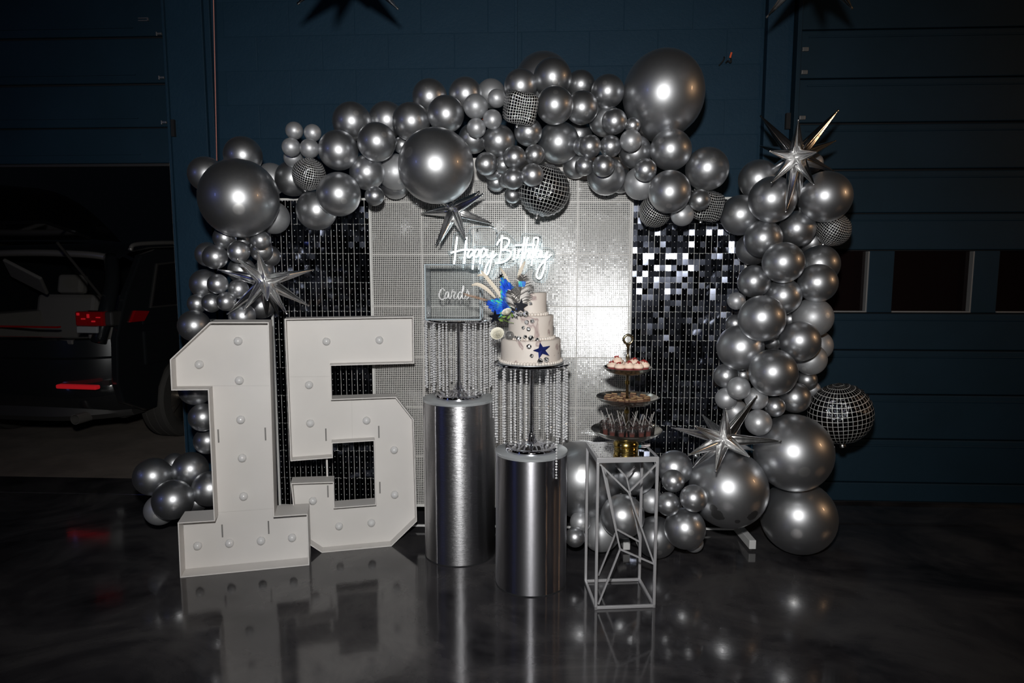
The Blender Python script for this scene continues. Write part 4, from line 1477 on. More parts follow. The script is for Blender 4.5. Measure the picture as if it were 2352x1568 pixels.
# px, py, radius in px, start depth, note, [d = dull latex]
B = [
 # --- left column, upper
 (549, 455, 89, 3.34, 'heading the left column beside the dark doorway'),
 (558, 357, 43, 3.50, 'peeking up above the giant one of the left column'),
 (473, 400, 40, 3.52, 'behind the left shoulder of the giant left-column one'),
 (623, 411, 36, 3.56, 'tucked between the giant left one and the small disco balloon', 'd'),
 (628, 500, 37, 3.52, 'below right of the giant left one, over the black panel edge', 'd'),
 (676, 300, 20, 3.40, 'upper left of the four-cluster at the arch start', 'd'),
 (718, 305, 19.5, 3.40, 'upper right of the four-cluster at the arch start', 'd'),
 (669, 338, 21, 3.38, 'lower left of the four-cluster at the arch start', 'd'),
 (711, 341, 22, 3.36, 'lower right of the four-cluster at the arch start', 'd'),
 (674, 362, 22, 3.50, 'half hidden under the four-cluster at the arch start', 'd'),
 (672, 410, 40, 3.50, 'behind the small disco balloon at the arch start'),
 (777, 345, 45, 3.38, 'right of the four-cluster, over the left arch'),
 (778, 446, 50, 3.36, 'hanging right below the small disco balloon'),
 (727, 482, 46, 3.48, 'lowest of the left arch, over the black panel'),
 (865, 326, 44, 3.34, 'dark and round, in the middle of the left arch'),
 (808, 279, 44, 3.48, 'at the top outline of the left arch, leftmost there'),
 (843, 396, 40, 3.44, 'under the dark round one of the left arch'),
 (888, 276, 42, 3.56, 'at the top outline, behind the dark round one'),
 (944, 279, 43, 3.40, 'upper left of the giant central one'),
 (987, 222, 40, 3.52, 'topmost of the left arch, above the giant central one'),
 (1024, 262, 42, 3.38, 'directly above the giant central one'),
 (1002, 381, 86, 3.24, 'at the arch centre over the foil star'),
 (908, 395, 41, 3.44, 'pale, against the left side of the giant central one', 'd'),
 (908, 424, 33, 3.56, 'low behind the pale one left of the giant central one'),
 (860, 450, 22, 3.36, 'where black and silver panels meet, under the left arch'),
 (924, 333, 20, 3.50, 'squeezed left above the giant central one'),
 # --- arch centre
 (1069, 216, 38, 3.54, 'at the top outline left of the cube-shaped disco balloon'),
 (1093, 245, 28, 3.36, 'dusty, upper left of the orange speck', 'd'),
 (1141, 226, 21, 3.36, 'left beside the top of the cube-shaped disco balloon', 'd'),
 (1131, 274, 22, 3.34, 'below left of the cube-shaped disco balloon', 'd'),
 (1094, 294, 22, 3.34, 'lower left of the orange speck', 'd'),
 (1128, 215, 33, 3.56, 'dusty, behind the small one left of the cube disco balloon', 'd'),
 (1087, 318, 34, 3.48, 'against the upper right of the giant central one'),
 (1146, 324, 37, 3.36, 'below the small pair under the cube disco balloon'),
 (1213, 303, 32, 3.36, 'just under the cube-shaped disco balloon'),
 (1196, 197, 38, 3.50, 'above the cube-shaped disco balloon'),
 (1248, 188, 66, 3.72, 'at the crown of the arch, behind the others'),
 (1269, 178, 44, 3.50, 'in front of the dark large one at the arch crown'),
 (1274, 242, 43, 3.34, 'right beside the cube-shaped disco balloon'),
 (1336, 247, 38, 3.38, 'right of the one beside the cube disco balloon, knot end showing'),
 (1333, 195, 33, 3.52, 'second outline bump right of the arch crown'),
 (1396, 210, 38, 3.44, 'left against the giant top-right one'),
 (1524, 216, 93, 3.46, 'egg-shaped and topmost at the right end of the arch'),
 (1390, 277, 37, 3.48, 'behind a small one, lower left of the egg-shaped giant'),
 (1411, 279, 29, 3.34, 'in front, lower left of the egg-shaped giant'),
 (1453, 288, 18, 3.36, 'tiny, under the left edge of the egg-shaped giant'),
 (1449, 323, 25, 3.30, 'right one of the small trio right of centre', 'd'),
 (1402, 336, 25, 3.34, 'middle one of the small trio right of centre'),
 (1355, 336, 26, 3.32, 'left one of the small trio right of centre'),
 (1337, 336, 21, 3.42, 'partly hidden behind the left one of the small trio'),
 (1283, 327, 48, 3.42, 'big bright one above the large disco balloon'),
 (1228, 355, 23, 3.32, 'upper right of the small cluster over the neon sign'),
 (1182, 361, 26, 3.28, 'top of the small cluster over the neon sign'),
 (1117, 376, 26, 3.30, 'leftmost of the small cluster over the neon sign'),
 (1223, 402, 26, 3.24, 'in front of the large disco balloon'),
 (1179, 410, 25, 3.28, 'left of the one covering the large disco balloon'),
 (1156, 379, 20, 3.40, 'back filler in the small cluster over the neon sign'),
 (1132, 392, 22, 3.42, 'under the leftmost of the small cluster over the neon sign'),
 (1140, 418, 22, 3.46, 'low left of the small cluster, over the white board'),
 (1177, 448, 19, 3.42, 'lowest of the small cluster over the neon sign'),
 (1163, 412, 19, 3.44, 'hidden mostly behind the low pair by the large disco balloon'),
 (1330, 308, 30, 3.66, 'dark, deep in the gap right of the big bright one'),
 (1322, 380, 30, 3.46, 'back left of the lower small pair right of centre'),
 (1342, 381, 22, 3.34, 'left one of the lower small pair right of centre'),
 (1386, 381, 25, 3.28, 'right one of the lower small pair right of centre'),
 (1392, 405, 43, 3.44, 'behind the lower small pair, over the silver panel'),
 (1425, 415, 28, 3.56, 'hidden behind the one over the right silver panel edge'),
 (1459, 349, 38, 3.46, 'behind the right one of the small trio'),
 (1482, 390, 26, 3.28, 'small and single, at the top of the right black panel'),
 (1471, 421, 38, 3.44, 'pale, over the seam of silver and right black panel', 'd'),
 (1541, 344, 47, 3.40, 'just below the egg-shaped giant'),
 (1538, 440, 48, 3.26, 'hanging low before the small right disco balloon'),
 (1624, 388, 49, 3.42, 'at the right end of the arch, over blue wall'),
 (1607, 459, 24, 3.30, 'before the disco balloon at the right end of the arch'),
 (1567, 493, 26, 3.38, 'lowest of the right arch end, over flashing sequins', 'd'),
 # --- right column
 (1774, 458, 53, 3.40, 'left of the pair under the top foil star'),
 (1896, 452, 58, 3.42, 'right of the pair under the top foil star'),
 (1742, 412, 45, 3.56, 'behind left of the top foil star'),
 (1868, 374, 22, 3.66, 'pale, hidden behind the top foil star', 'd'),
 (1701, 494, 46, 3.48, 'leftmost of the right column top, over the panel edge'),
 (1753, 548, 43, 3.36, 'below the left one of the pair under the foil star'),
 (1831, 525, 41, 3.46, 'between the pair, below the top foil star'),
 (1864, 553, 34, 3.58, 'half hidden left of the right-column disco balloon'),
 (1728, 572, 37, 3.54, 'dark behind, at the left of the right column near its top'),
 (1799, 603, 47, 3.34, 'centre front of the upper right column'),
 (1882, 607, 45, 3.54, 'at the right outline above the door windows'),
 (1878, 650, 44, 3.40, 'left beside the first dark door window'),
 (1732, 646, 37, 3.42, 'at the left outline level with the door windows'),
 (1799, 680, 41, 3.42, 'under the centre front one of the upper right column'),
 (1691, 691, 20, 3.42, 'sticking out alone at the left of the right column', 'd'),
 (1867, 729, 45, 3.42, 'at the right outline just under the door windows', 'd'),
 (1750, 731, 53, 3.28, 'big front one at mid height of the right column'),
 (1688, 743, 21, 3.50, 'peeking left behind the big mid-height one'),
 (1815, 733, 20, 3.50, 'in the gap right of the big mid-height one'),
 (1837, 783, 46, 3.34, 'with navel showing, right below the big mid-height one'),
 (1700, 798, 52, 3.38, 'at the left outline under the big mid-height one'),
 (1776, 785, 20, 3.46, 'small filler under the big mid-height one'),
 (1776, 855, 54, 3.28, 'big front one in the lower right column'),
 (1878, 793, 34, 3.56, 'back right, behind the one with the navel', 'd'),
 (1862, 825, 36, 3.50, 'right, half covered by the one with the navel', 'd'),
 (1853, 872, 23, 3.56, 'back right of the lower big front one'),
 (1667, 863, 28, 3.38, 'leftmost of the small group in the lower right column'),
 (1697, 891, 26, 3.32, 'second of the small group, left of the lower big one', 'd'),
 (1668, 915, 25, 3.42, 'lower left of the small group in the right column', 'd'),
 (1707, 861, 19, 3.52, 'back filler between the leftmost small one and the lower big one'),
 (1737, 915, 26, 3.28, 'at the tip of the foil star spike', 'd'),
 (1780, 934, 23, 3.34, 'under the lower big front one, small and dark'),
 (1826, 913, 35, 3.42, 'right below the lower big front one'),
 (1690, 945, 28, 3.44, 'behind the upper spikes of the lower foil star', 'd'),
 (1742, 970, 30, 3.30, 'right of the lower foil star, above the giant', 'd'),
 (1822, 1039, 88, 3.34, 'giant beside the round disco balloon at right'),
 (1834, 1187, 84, 3.42, 'resting on the floor at far right'),
 (1673, 1122, 89, 3.26, 'with dark blotches, under the lower foil star'),
 (1866, 893, 18, 3.62, 'pale sliver beside the round disco balloon', 'd'),
 # --- bottom right
 (1336, 1100, 89, 3.43, 'behind the cake pedestal, left of the wire stand'),
 (1458, 1088, 48, 3.42, 'seen through the top of the wire stand'),
 (1550, 1074, 40, 3.40, 'right of the wire stand top, behind small ones'),
 (1546, 1104, 26, 3.26, 'top of the small trio right of the wire stand'),
 (1535, 1157, 27, 3.22, 'left of the small trio right of the wire stand'),
 (1593, 1144, 31, 3.18, 'right of the small trio, touching the blotched giant'),
 (1573, 1213, 47, 3.24, 'below the small trio, near the floor'),
 (1497, 1150, 28, 3.42, 'plain, behind the wire stand right leg', 'd'),
 (1430, 1185, 50, 3.26, 'in the middle of the wire stand view, low'),
 (1381, 1224, 42, 3.40, 'on the floor behind the wire stand left leg', 'd'),
 (1333, 1198, 24, 3.30, 'small, beside the cake pedestal under the giant', 'd'),
 (1321, 1233, 23, 3.26, 'small, on the floor beside the cake pedestal'),
 (1506, 1233, 47, 3.34, 'on the floor right behind the wire stand'),
 (1593, 1246, 22, 3.36, 'small, peeking out under the one near the floor', 'd'),
 # --- left column, lower
 (516, 546, 26, 3.42, 'first small one under the giant left one'),
 (598, 551, 22, 3.42, 'small, under the right side of the giant left one'),
 (548, 578, 25, 3.38, 'centre of the small group over the left foil star'),
 (494, 590, 28, 3.40, 'left of the small group over the left foil star'),
 (477, 584, 28, 3.56, 'dark, at the far left of the small group'),
 (557, 551, 20, 3.54, 'filler between the first small pair of the left column'),
 (600, 574, 26, 3.54, 'behind the top spike of the left foil star'),
 (620, 588, 24, 3.62, 'at the white panel edge by the left foil star'),
 (500, 652, 23, 3.36, 'upper left of the three-cluster left of the foil star'),
 (471, 652, 34, 3.54, 'dark big one behind the three-cluster'),
 (548, 664, 23, 3.42, 'right, behind the left foil star arm'),
 (486, 695, 22, 3.40, 'lower left of the three-cluster left of the foil star'),
 (520, 692, 22, 3.36, 'lower right of the three-cluster left of the foil star'),
 (453, 697, 22, 3.52, 'dark, outermost at the left of the three-cluster'),
 (446, 748, 36, 3.46, 'left above the slanted top of the numeral 1'),
 (555, 620, 30, 3.52, 'behind the upper left spikes of the left foil star'),
 (556, 725, 30, 3.46, 'just above the top of the numeral 1'),
 (600, 702, 30, 3.60, 'dark, behind the lower spikes of the left foil star'),
 (607, 622, 24, 3.64, 'deep behind the hub of the left foil star'),
 (450, 892, 38, 3.48, 'under the arm of the numeral 1, dark with pale base'),
 (466, 958, 32, 3.46, 'left of the numeral 1 stem, below its arm'),
 (476, 1012, 30, 3.56, 'dark, lower beside the numeral 1 stem'),
 (352, 1094, 43, 3.52, 'left of the floor bunch behind the numeral 1'),
 (437, 1078, 40, 3.54, 'upper right of the floor bunch behind the numeral 1'),
 (397, 1147, 45, 3.40, 'front of the floor bunch, above the numeral 1 base'),
 (368, 1170, 35, 3.52, 'lowest of the floor bunch beside the numeral 1 base', 'd'),
 (482, 1122, 40, 3.50, 'dark, cut off by the numeral 1 stem'),
 (452, 1152, 24, 3.50, 'small bright one just above the numeral 1 base'),
 (400, 1064, 24, 3.66, 'dark, at the back of the floor bunch'),
]
# foil disco balloons take part in the packing too
DISCO = [
 (710, 400, 37, 3.36, 'small round disco-print foil balloon at the left start of the arch', 'round', 'disco_fine'),
 (1195, 247, 39, 3.30, 'cube-shaped disco-print foil balloon near the crown of the arch', 'cube', 'disco_fine'),
 (1250, 437, 59, 3.34, 'large flat round disco-print foil balloon hanging before the silver panel', 'flat', 'disco_big'),
 (1504, 486, 36, 3.46, 'small disco-print foil balloon at the top of the right black panel', 'round', 'disco_fine'),
 (1620, 471, 36, 3.46, 'small disco-print foil balloon at the right end of the arch', 'cube', 'disco_fine'),
 (1914, 527, 38, 3.44, 'small disco-print foil balloon on the right column under the star', 'round', 'disco_fine'),
 (1930, 950, 71, 3.50, 'big round disco-print foil balloon standing out at the far right', 'flat', 'disco_big'),
 (487, 768, 36, 3.50, 'disco-print foil balloon mostly hidden behind the numeral 1', 'round', 'disco_fine'),
]


def over_panel(px, py):
    return 600 < px < 1715 and (py > 430 or (860 < px < 1445 and py > 370))


placed = []


def settle(px, py, r, Y0):
    """push back along the line of sight until the ball only squeezes its neighbours a little"""
    Y = Y0
    best = None
    while True:
        c = at(px, py, Y)
        rr = r*depth(c)/F
        lim = (panel_y(c.x) - .012 - rr*.93) if over_panel(px, py) else (wall_y(c.x) - .06 - rr)
        if Y > lim or (c.z < rr*.985 and py > 900):
            break
        ov = max([(rr+q) - (c-p).length for p, q in placed] or [-1])
        sq = max([((rr+q) - (c-p).length)/min(rr, q) for p, q in placed] or [-1])
        if best is None or sq < best[0] - 1e-6:
            best = (sq, c, rr)
        if sq < .20:
            break
        Y += .008
    if best is None:
        # the floor or the panel comes first: take the nearest depth that clears both
        Y = Y0
        while Y > 2.6:
            c = at(px, py, Y)
            rr = r*depth(c)/F
            if c.z >= rr*.985 and Y < panel_y(c.x) - .012 - rr*.93: break
            Y -= .008
        best = (0, c, rr)
    placed.append((best[1], best[2]))
    return best[1], best[2]


order = [('b', i, e) for i, e in enumerate(B)] + [('d', i, e) for i, e in enumerate(DISCO)]
order.sort(key=lambda t: (round(t[2][3], 2), t[1]))
pos = {}
for kind, i, e in order:
    pos[kind, i] = settle(e[0], e[1], e[2], e[3])

for i, e in enumerate(B):
    c, rr = pos['b', i]
    size = 'giant' if e[2] > 80 else 'large' if e[2] >= 42 else 'medium' if e[2] >= 30 else 'small'
    note = e[4]
    me = BMESH2 if len(e) > 5 else BMESH
    o = link('balloon', me)
    o.location = c
    view = (Vector((0, 0, CH)) - c).normalized()
    up = (view + Vector((R.uniform(-.9, .9), R.uniform(-.2, .3), R.uniform(-.9, .7)))).normalized()
    o.rotation_euler = up.to_track_quat('Z', 'Y').to_euler()
    if 'dark blotches' in note:
        # dark spots low on this balloon: at their places in the balloon's own frame
        q = o.rotation_euler.to_matrix().inverted()
        o.data = BMESH.copy()
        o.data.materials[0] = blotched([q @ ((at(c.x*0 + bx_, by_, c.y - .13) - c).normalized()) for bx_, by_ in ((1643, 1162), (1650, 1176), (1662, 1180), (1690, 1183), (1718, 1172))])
    st_ = R.uniform(.985, 1.05) if e[2] != 93 else 1.06
    o.scale = (rr, rr, rr*st_)
    if e[2] == 93:
        o.rotation_euler = (.25, .05, 0)
    tag(o, '%s silver chrome balloon %s' % (size, note), 'balloon', 'silver balloons of the garland')


def disco_mesh(kind, m):
    b = MB()
    n, mm = 48, 28
    b.sphere((0, 0, 0), 1, n, mm)
    for v in b.bm.verts:
        p = v.co
        if kind == 'cube':
            e_ = 5.0
            s = (abs(p.x)**e_ + abs(p.y)**e_ + abs(p.z)**e_) ** (-1/e_)
            v.co = p*s*.93
        elif kind == 'flat':
            # two foil rounds: flattened, puckered seam around the rim (the y = 0 plane)
            rim = max(0.0, 1 - abs(p.y)/.30)
            a = math.atan2(p.z, p.x)
            v.co = Vector((p.x*(1+.035*rim*math.sin(a*26)), p.y*.84, p.z*(1+.035*rim*math.sin(a*26))))
        else:
            a = math.atan2(p.y, p.x)
            v.co = p*(1 + .03*math.cos(4*a)*(1-p.z*p.z) + .02*noise.noise(p*3))
    me = b.mesh('foil_body', M[m], smooth=True)
    return me


def foil_tail(scale=1.0):
    return MB().lathe([(.05, -.94), (.10, -1.03), (.12, -1.13), (.02, -1.10)], 10).mesh('foil_tail', M['foil'], smooth=60)


tail = foil_tail()
dm = {}
rots = [(.5, .2, .4), (.30, .12, .22), (.15, .25, .1), (.7, -.3, .9), (.3, .1, .3), (.4, .5, -.3), (.12, -.14, -.2), (.3, .2, .1)]
for i, e in enumerate(DISCO):
    c, rr = pos['d', i]
    key = (e[5], e[6])
    if key not in dm: dm[key] = disco_mesh(*key)
    o = empty('disco_balloon', c)
    o.rotation_euler = rots[i]
    o.scale = (rr, rr, rr)
    tag(o, e[4], 'balloon', 'disco-print foil balloons')
    link('foil_body', dm[key], o)
    link('foil_tail', tail, o)

# ------------------------------------------------------------------ foil starbursts
def spike_mesh(L, w, seed):
    """inflated foil cone with lengthwise pleats, puckered root and a sealed tip, along +z"""
    rr = random.Random(seed)
    b = MB()
    n = 24
    prof = [(0, .30), (.03, .55), (.07, .80), (.13, .96), (.20, 1.0), (.32, .90), (.50, .70), (.70, .46), (.86, .27), (.93, .15), (.96, .10), (.982, .17), (1.0, .10)]
    rings = []
    tw = rr.uniform(0, 6)
    lob = rr.choice((4, 5))
    for i, (t, r_) in enumerate(prof):
        ring = []
        puck = .09 if t < .1 or .9 < t < .97 else .02
        for j in range(n):
            a = 2*math.pi*j/n + tw
            f = 1 + .17*math.cos(lob*(a-tw))*(1-.35*t) + rr.uniform(-puck, puck)
            ring.append(b._v((math.cos(a)*r_*w*f, math.sin(a)*r_*w*f, t*L)))
        rings.append(ring)
    for p, q in zip(rings, rings[1:]):
        for j in range(n):
            b._f([p[j], p[(j+1) % n], q[(j+1) % n], q[j]])
    b._f(rings[-1])
    return b.mesh('spike', M['foil'], smooth=True)


def starburst(label, cpx, Y, tips, L, w, extra=(), string=False, name='starburst_balloon'):
    C0 = at(*cpx, Y)
    o = empty(name, C0)
    tag(o, label, 'balloon', 'silver starburst balloons')
    hub = MB()
    hub.sphere((0, 0, 0), w*1.15, 16, 12)
    for v in hub.bm.verts:
        v.co *= 1 + .18*noise.noise(v.co*90) + R.uniform(-.05, .05)
    hub.build('hub', M['crinkle'], o, smooth=25)
    for i, (px, py, s) in enumerate(tips):
        # tip on the sight line, at the spike's length from the centre, before (-) or behind (+) it
        d = ray(px, py); q0 = Vector((0, 0, CH)) - C0
        a, bq, cq = d.dot(d), 2*d.dot(q0), q0.dot(q0) - L*L
        disc = bq*bq - 4*a*cq
        tt = (-bq + (s*math.sqrt(disc) if disc > 0 else 0)) / (2*a)
        v = q0 + d*tt
        link('spike', spike_mesh(v.length, w, i+int(px)), o, (0, 0, 0), v.to_track_quat('Z', 'Y').to_euler())
    for i, v in enumerate(extra):
        v = Vector(v).normalized()*L
        link('spike', spike_mesh(L, w, 100+i), o, (0, 0, 0), v.to_track_quat('Z', 'Y').to_euler())
    if string:
        MB().tube([(0, 0, w), (0, 0, 4.6 - C0.z)], .0012, 5).build('hanging_thread', M['thread'], o)
    return o


starburst('silver starburst foil balloon on top of the right balloon column', (1829, 360), 3.34,
          [(1746, 265, 1), (1926, 252, 1), (1834, 275, -1), (1745, 335, 1), (1768, 347, -1), (1920, 323, 1), (1875, 349, -1), (1742, 408, 1), (1771, 420, -1),
           (1870, 424, -1), (1916, 393, 1), (1805, 488, -1), (1838, 493, 1)], .315, .028)
starburst('silver starburst foil balloon above the blotched giant balloon at lower right', (1662, 1008), 3.18,
          [(1667, 938, -1), (1612, 952, 1), (1542, 982, 1), (1595, 979, -1), (1739, 908, 1), (1795, 1013, 1), (1722, 1049, -1), (1644, 1083, -1), (1581, 1045, -1),
           (1591, 1075, 1), (1731, 1034, 1)], .262, .028)
starburst('silver starburst foil balloon above the gap between the numerals', (609, 646), 3.36,
          [(592, 578, -1), (545, 594, -1), (499, 619, 1), (721, 619, 1), (665, 631, -1), (710, 702, -1), (659, 721, -1), (613, 728, 1), (614, 690, -1),
           (560, 711, -1), (521, 722, 1), (640, 726, 1)], .255, .027)
starburst('silver starburst foil balloon before the silver panel over the neon sign', (1042, 483), 3.50,
          [(967, 490, 1), (1000, 563, 1), (1070, 551, -1), (1134, 515, 1), (1101, 439, 1), (1112, 444, -1), (990, 440, 1), (1008, 560, -1)], .215, .026)
starburst('hanging silver starburst balloon at the top edge, left of centre', (796, -105), 2.95,
          [(683, 10, 1), (915, 22, 1), (757, -14, -1), (660, -160, 1), (935, -170, -1), (800, -250, 1), (720, -215, -1), (875, -220, 1), (840, -20, 1)], .36, .036, string=True)
starburst('hanging silver starburst balloon at the top edge above the right column', (1872, -95), 2.95,
          [(1760, 41, 1), (1958, 21, 1), (1891, -4, -1), (1740, -150, 1), (2010, -160, -1), (1880, -240, 1), (1800, -205, -1), (1950, -200, 1), (1830, -10, 1)], .36, .036, string=True)

# pink string rising from the left column to the ceiling
s0 = at(498, 372, 3.62); s1 = at(489, -10, 3.70)
d_ = s1 - s0
s2 = s0 + d_*((4.6 - s0.z)/d_.z)
ps = empty('balloon_string', s0)
tag(ps, 'thin pink string rising from the left balloons to the ceiling', 'string')
MB().tube([(0, 0, 0), (s2-s0)*.5 + Vector((.004, 0, 0)), s2-s0], .0028, 6).build('cord', M['string_pink'], ps, smooth=True)
# orange tag seen between the small balloons
ot = empty('balloon_clip', at(1111, 272, 3.44))
tag(ot, 'tiny orange clip showing between the dusty small balloons of the arch', 'clip')
MB().box((0, 0, 0), (.012, .010, .016), Euler((0, .4, 0))).bx(-.003, .003, 0, .05, -.003, .003).build('clip_body', M['orange'], ot, bevel=.002)

# ------------------------------------------------------------------ the dark car outside the raised door
# car frame: x to its right, y forward, z up; origin on the ground under the middle of its rear bumper
CA = rad(-9)
CO = Vector((-3.02, 5.12, -.012)) - Matrix.Rotation(CA, 3, 'Z') @ Vector((.93, 0, 0))
car = empty('car', CO, CA)
tag(car, 'black car with open tailgate parked in the dark outside the raised door', 'car')
HW = .93
# side panels with wheel arch and window cut-outs, as polygons in y,z
def side_poly():
    p = [(.05, .45), (.0, .60), (.02, .95), (.10, 1.16), (.16, 1.30), (.34, 1.58), (.55, 1.63), (2.3, 1.66), (2.9, 1.45), (3.35, 1.12), (4.25, 1.0), (4.5, .80), (4.52, .42), (4.36, .34)]
    for cx in (3.72, .83):
        for k in range(0, 9):
            a = math.pi*k/8
            p.append((cx + math.cos(a)*.40, .34 + math.sin(a)*.42))
    p.append((.30, .34))
    return p


sidep = side_poly()
Mx = lambda x: Matrix.Translation((x, 0, 0)) @ Matrix.Rotation(math.pi/2, 4, 'Z')   # local x -> y
for sx in (-1, 1):
    b = MB(Mx(sx*HW))
    b.prism(sidep, -.03, .03)
    b.build('side_body', M['car_paint'], car, bevel=.012)
    # swell of the flank so it is not a flat board
    b = MB()
    for z0, z1, ex in ((.40, .62, .012), (.70, .98, .022), (1.02, 1.10, .015)):
        b.box((sx*(HW+.025), 2.3, (z0+z1)/2), (ex*2, 2.0 if z0 < .6 else 4.0, z1-z0))
    b.build('flank_moulding', M['car_paint'], car, bevel=.015)
    wq = [(.42, 1.17), (.52, 1.50), (1.0, 1.54), (1.02, 1.17)]
    wd = [(1.10, 1.17), (1.10, 1.54), (2.0, 1.57), (2.0, 1.17)]
    wf = [(2.08, 1.17), (2.08, 1.56), (2.32, 1.55), (2.78, 1.33), (2.86, 1.17)]
    for poly in (wq, wd, wf):
        MB(Mx(sx*(HW+.034))).prism(poly, -.004, .004).build('side_window', M['car_glass'], car)
        ip = inset(poly, -.014)
        MB(Mx(sx*(HW+.034))).band(ip, poly, -.008, .008).build('window_trim', M['car_trim'], car)
    # roof rail
    b = MB()
    b.tube(spline([(sx*.80, .42, 1.62), (sx*.80, .55, 1.675), (sx*.80, 1.4, 1.71), (sx*.80, 2.2, 1.705), (sx*.80, 2.4, 1.66)], 5), .018, 8)
    b.build('roof_rail', M['rail'], car, smooth=True)
    # tail lamp: inner red and clear blocks on the corner and a wedge round the flank
    tl = MB()
    x0, x1 = (.66, .89) if sx > 0 else (-.89, -.66)
    tl.bx(x0, x1, -.035, .10, 1.045, 1.155)
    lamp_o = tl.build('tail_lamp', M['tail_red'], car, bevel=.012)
    r_ = MB()
    for k, (dz_, sw, sh_) in enumerate(((.035, .020, .020), (.0, .034, .010), (.022, .018, .030), (-.018, .030, .012), (.012, .036, .008))):
        xx = x0 + .03 + k*.042
        r_.box((xx, -.037, 1.10 + dz_), (sw, .012, sh_))
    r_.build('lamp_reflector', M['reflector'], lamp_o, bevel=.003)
    MB().bx(min(x0, x1)+.005, max(x0, x1)-.05, -.036, .02, .992, 1.043).build('reverse_lens', M['lamp_clear'], lamp_o, bevel=.008)
    MB().bx(min(sx*.885, sx*.95), max(sx*.885, sx*.95), -.01, .12, 1.045, 1.155).build('lamp_divider', M['car_trim'], lamp_o, bevel=.015)
    wg = [(.15, 1.06), (.21, 1.15), (.38, 1.135), (.31, 1.058)]
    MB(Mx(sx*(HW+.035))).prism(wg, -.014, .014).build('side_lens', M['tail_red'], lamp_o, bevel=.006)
# rear bumper with stepped profile, reflective marker strip, lower valance
prof = [(-.00, .94), (-.045, .93), (-.055, .80), (-.085, .785), (-.095, .66), (-.085, .53), (-.04, .42), (.02, .36), (.12, .36), (.12, .94)]
def sweep(prof, x0, x1, name, m, bev=.0):
    b = MB()
    n = 30
    rows = []
    for i in range(n+1):
        t = -1 + 2*i/n
        x = x0 + (x1-x0)*i/n
        bow = .30*abs(t)**4
        rows.append([b._v((x, y + bow, z)) for y, z in prof])
    for p, q in zip(rows, rows[1:]):
        for j in range(len(prof)):
            b._f([p[j], p[(j+1) % len(prof)], q[(j+1) % len(prof)], q[j]])
    b._f(rows[0]); b._f(rows[-1][::-1])
    return b.build(name, m, car, smooth=35)


sweep(prof, -.95, .95, 'rear_bumper', M['car_paint'])
sweep([(-.03, .44), (-.05, .34), (-.02, .30), (.12, .30), (.12, .44)], -.86, .86, 'lower_valance', M['car_trim'])
for sx in (-1, 1):
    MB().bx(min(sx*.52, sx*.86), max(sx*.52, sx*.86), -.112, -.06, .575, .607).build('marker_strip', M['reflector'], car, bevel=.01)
    b = MB()
    b.lathe([(.036, -.08), (.040, -.08), (.040, .14), (.036, .14)], 16)
    m4 = Matrix.Translation((sx*.62, .02, .33)) @ Matrix.Rotation(-math.pi/2, 4, 'X')
    bmesh.ops.transform(b.bm, matrix=m4, verts=b.bm.verts)
    b.build('exhaust_pipe', M['rail'], car, smooth=40)
# roof, tail frame, boot floor and lining
rf = MB()
rows = []
for y, z, hw in ((.30, 1.55, .80), (.36, 1.60, .84), (.60, 1.64, .86), (1.5, 1.685, .87), (2.3, 1.675, .86), (2.95, 1.45, .84)):
    rows.append([rf._v((hw*math.sin(math.pi/2*t), y, z + .035*math.cos(math.pi/2*t))) for t in [-1 + k/6 for k in range(13)]])
for p, q in zip(rows, rows[1:]):
    for j in range(12): rf._f([p[j], p[j+1], q[j+1], q[j]])
rf.build('roof', M['car_paint'], car, smooth=True)
for sx in (-1, 1):
    MB().tube(spline([(sx*.80, .02, .92), (sx*.84, .06, 1.12), (sx*.80, .20, 1.38), (sx*.70, .33, 1.56)], 5), .055, 10).build('tail_pillar', M['car_paint'], car, smooth=True)
    MB().bx(min(sx*.62, sx*.84), max(sx*.62, sx*.84), .12, 1.2, .60, 1.08).build('boot_side_lining', M['car_inside'], car, bevel=.02)
MB().tube(spline([(-.72, .33, 1.555), (-.5, .30, 1.585), (0, .29, 1.60), (.5, .30, 1.585), (.72, .33, 1.555)], 5), .028, 8).build('opening_seal', M['rail'], car, smooth=True)
MB().bx(-.84, .84, .05, 1.4, .58, .62).build('boot_floor', M['car_trim'], car)
MB().bx(-.60, .60, -.01, .06, .90, .935).build('sill_plate', M['rail'], car, bevel=.006)
for sx in (-.38, .38):
    MB().box((sx, 1.05, .92), (.62, .14, .62), Euler((-.22, 0, 0))).build('seat_back', M['car_inside'], car, bevel=.04)
    MB().box((sx, 1.14, 1.32), (.26, .10, .18), Euler((-.2, 0, 0))).build('headrest', M['car_inside'], car, bevel=.03)
MB().box((-.30, .55, 1.40), (.34, .03, .26), Euler((.9, .5, .2))).build('roof_lining_flap', M['car_inside'], car, bevel=.01)
MB().bx(-.6, .1, .4, .44, .98, .995).build('red_cargo_bar', M['tail_red'], car)
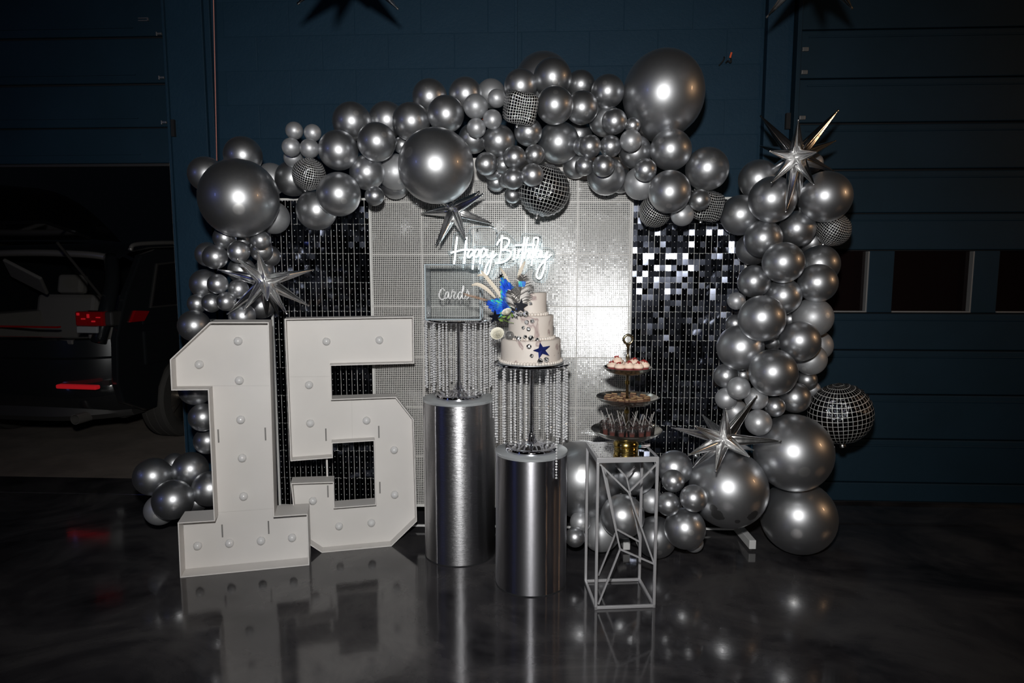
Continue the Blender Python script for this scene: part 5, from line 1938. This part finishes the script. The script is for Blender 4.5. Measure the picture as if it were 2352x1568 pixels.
# raised tailgate: hinged at the roof edge, lifted a little above level
tgm = Matrix.Translation((0, .30, 1.66)) @ Matrix.Rotation(rad(-13), 4, 'X')
tg = MB(tgm)
rows = []
for i in range(9):
    t = i/8
    y = -1.02*t
    zz2 = .02 + .16*math.sin(math.pi*t*.8)
    hw = .82 + .10*t
    rows.append([tg._v((hw*s, y, zz2 + .05*(1-s*s))) for s in [-1 + k/5 for k in range(11)]])
for p, q in zip(rows, rows[1:]):
    for j in range(10): tg._f([p[j], p[j+1], q[j+1], q[j]])
bmesh.ops.solidify(tg.bm, geom=tg.bm.faces[:], thickness=.07)
gate = tg.build('tailgate', M['car_paint'], car, smooth=40)
MB(tgm).bx(-.62, .62, -.52, -.08, .02, .045).build('rear_window', M['car_glass'], gate)
for sx in (-1, 1):
    MB().tube([(sx*.78, .16, 1.20), (sx*.80, -.30, 1.66)], .010, 8).build('gas_strut', M['car_trim'], car)
# wheels
def wheel(x, y, sx):
    m4 = Matrix.Translation((x, y, .355)) @ Matrix.Rotation(sx*math.pi/2, 4, 'Y')
    b = MB(m4)
    b.lathe([(.235, -.11), (.33, -.112), (.352, -.09), (.357, -.05), (.350, -.045), (.350, -.035), (.357, -.03), (.357, .03), (.350, .035), (.350, .045), (.357, .05), (.352, .09), (.33, .112), (.235, .11)], 48)
    w_ = b.build('wheel', M['tyre'], car, smooth=30)
    r2 = MB(m4)
    r2.lathe([(.238, -.10), (.238, .104), (.226, .10), (.218, .03), (.05, .03), (.05, .085), (0, .088)], 40)
    for k in range(5):
        a = 2*math.pi*k/5
        for da in (-.13, .13):
            p0 = Vector((math.cos(a)*.04, math.sin(a)*.04, .075)); p1 = Vector((math.cos(a+da)*.228, math.sin(a+da)*.228, .092))
            r2.beam(p0, p1, .030, .022)
    r2.build('alloy_rim', M['alloy'], w_, smooth=30)


for x, y, sx in ((.85, .83, 1), (-.85, .83, -1), (.85, 3.72, 1), (-.85, 3.72, -1)):
    wheel(x, y, sx)
MB().bx(-.80, .80, .25, 4.3, .28, .36).build('underbody', M['car_trim'], car)
b = MB()
b.bx(-.86, .86, 3.2, 4.3, .40, 1.02).bx(-.86, .86, 1.4, 3.3, .36, .62)
b.build('front_body', M['car_paint'], car, bevel=.04)
print('TRIS', sum(sum(len(p.vertices)-2 for p in o.data.polygons) for o in bpy.data.objects if o.type == 'MESH'))
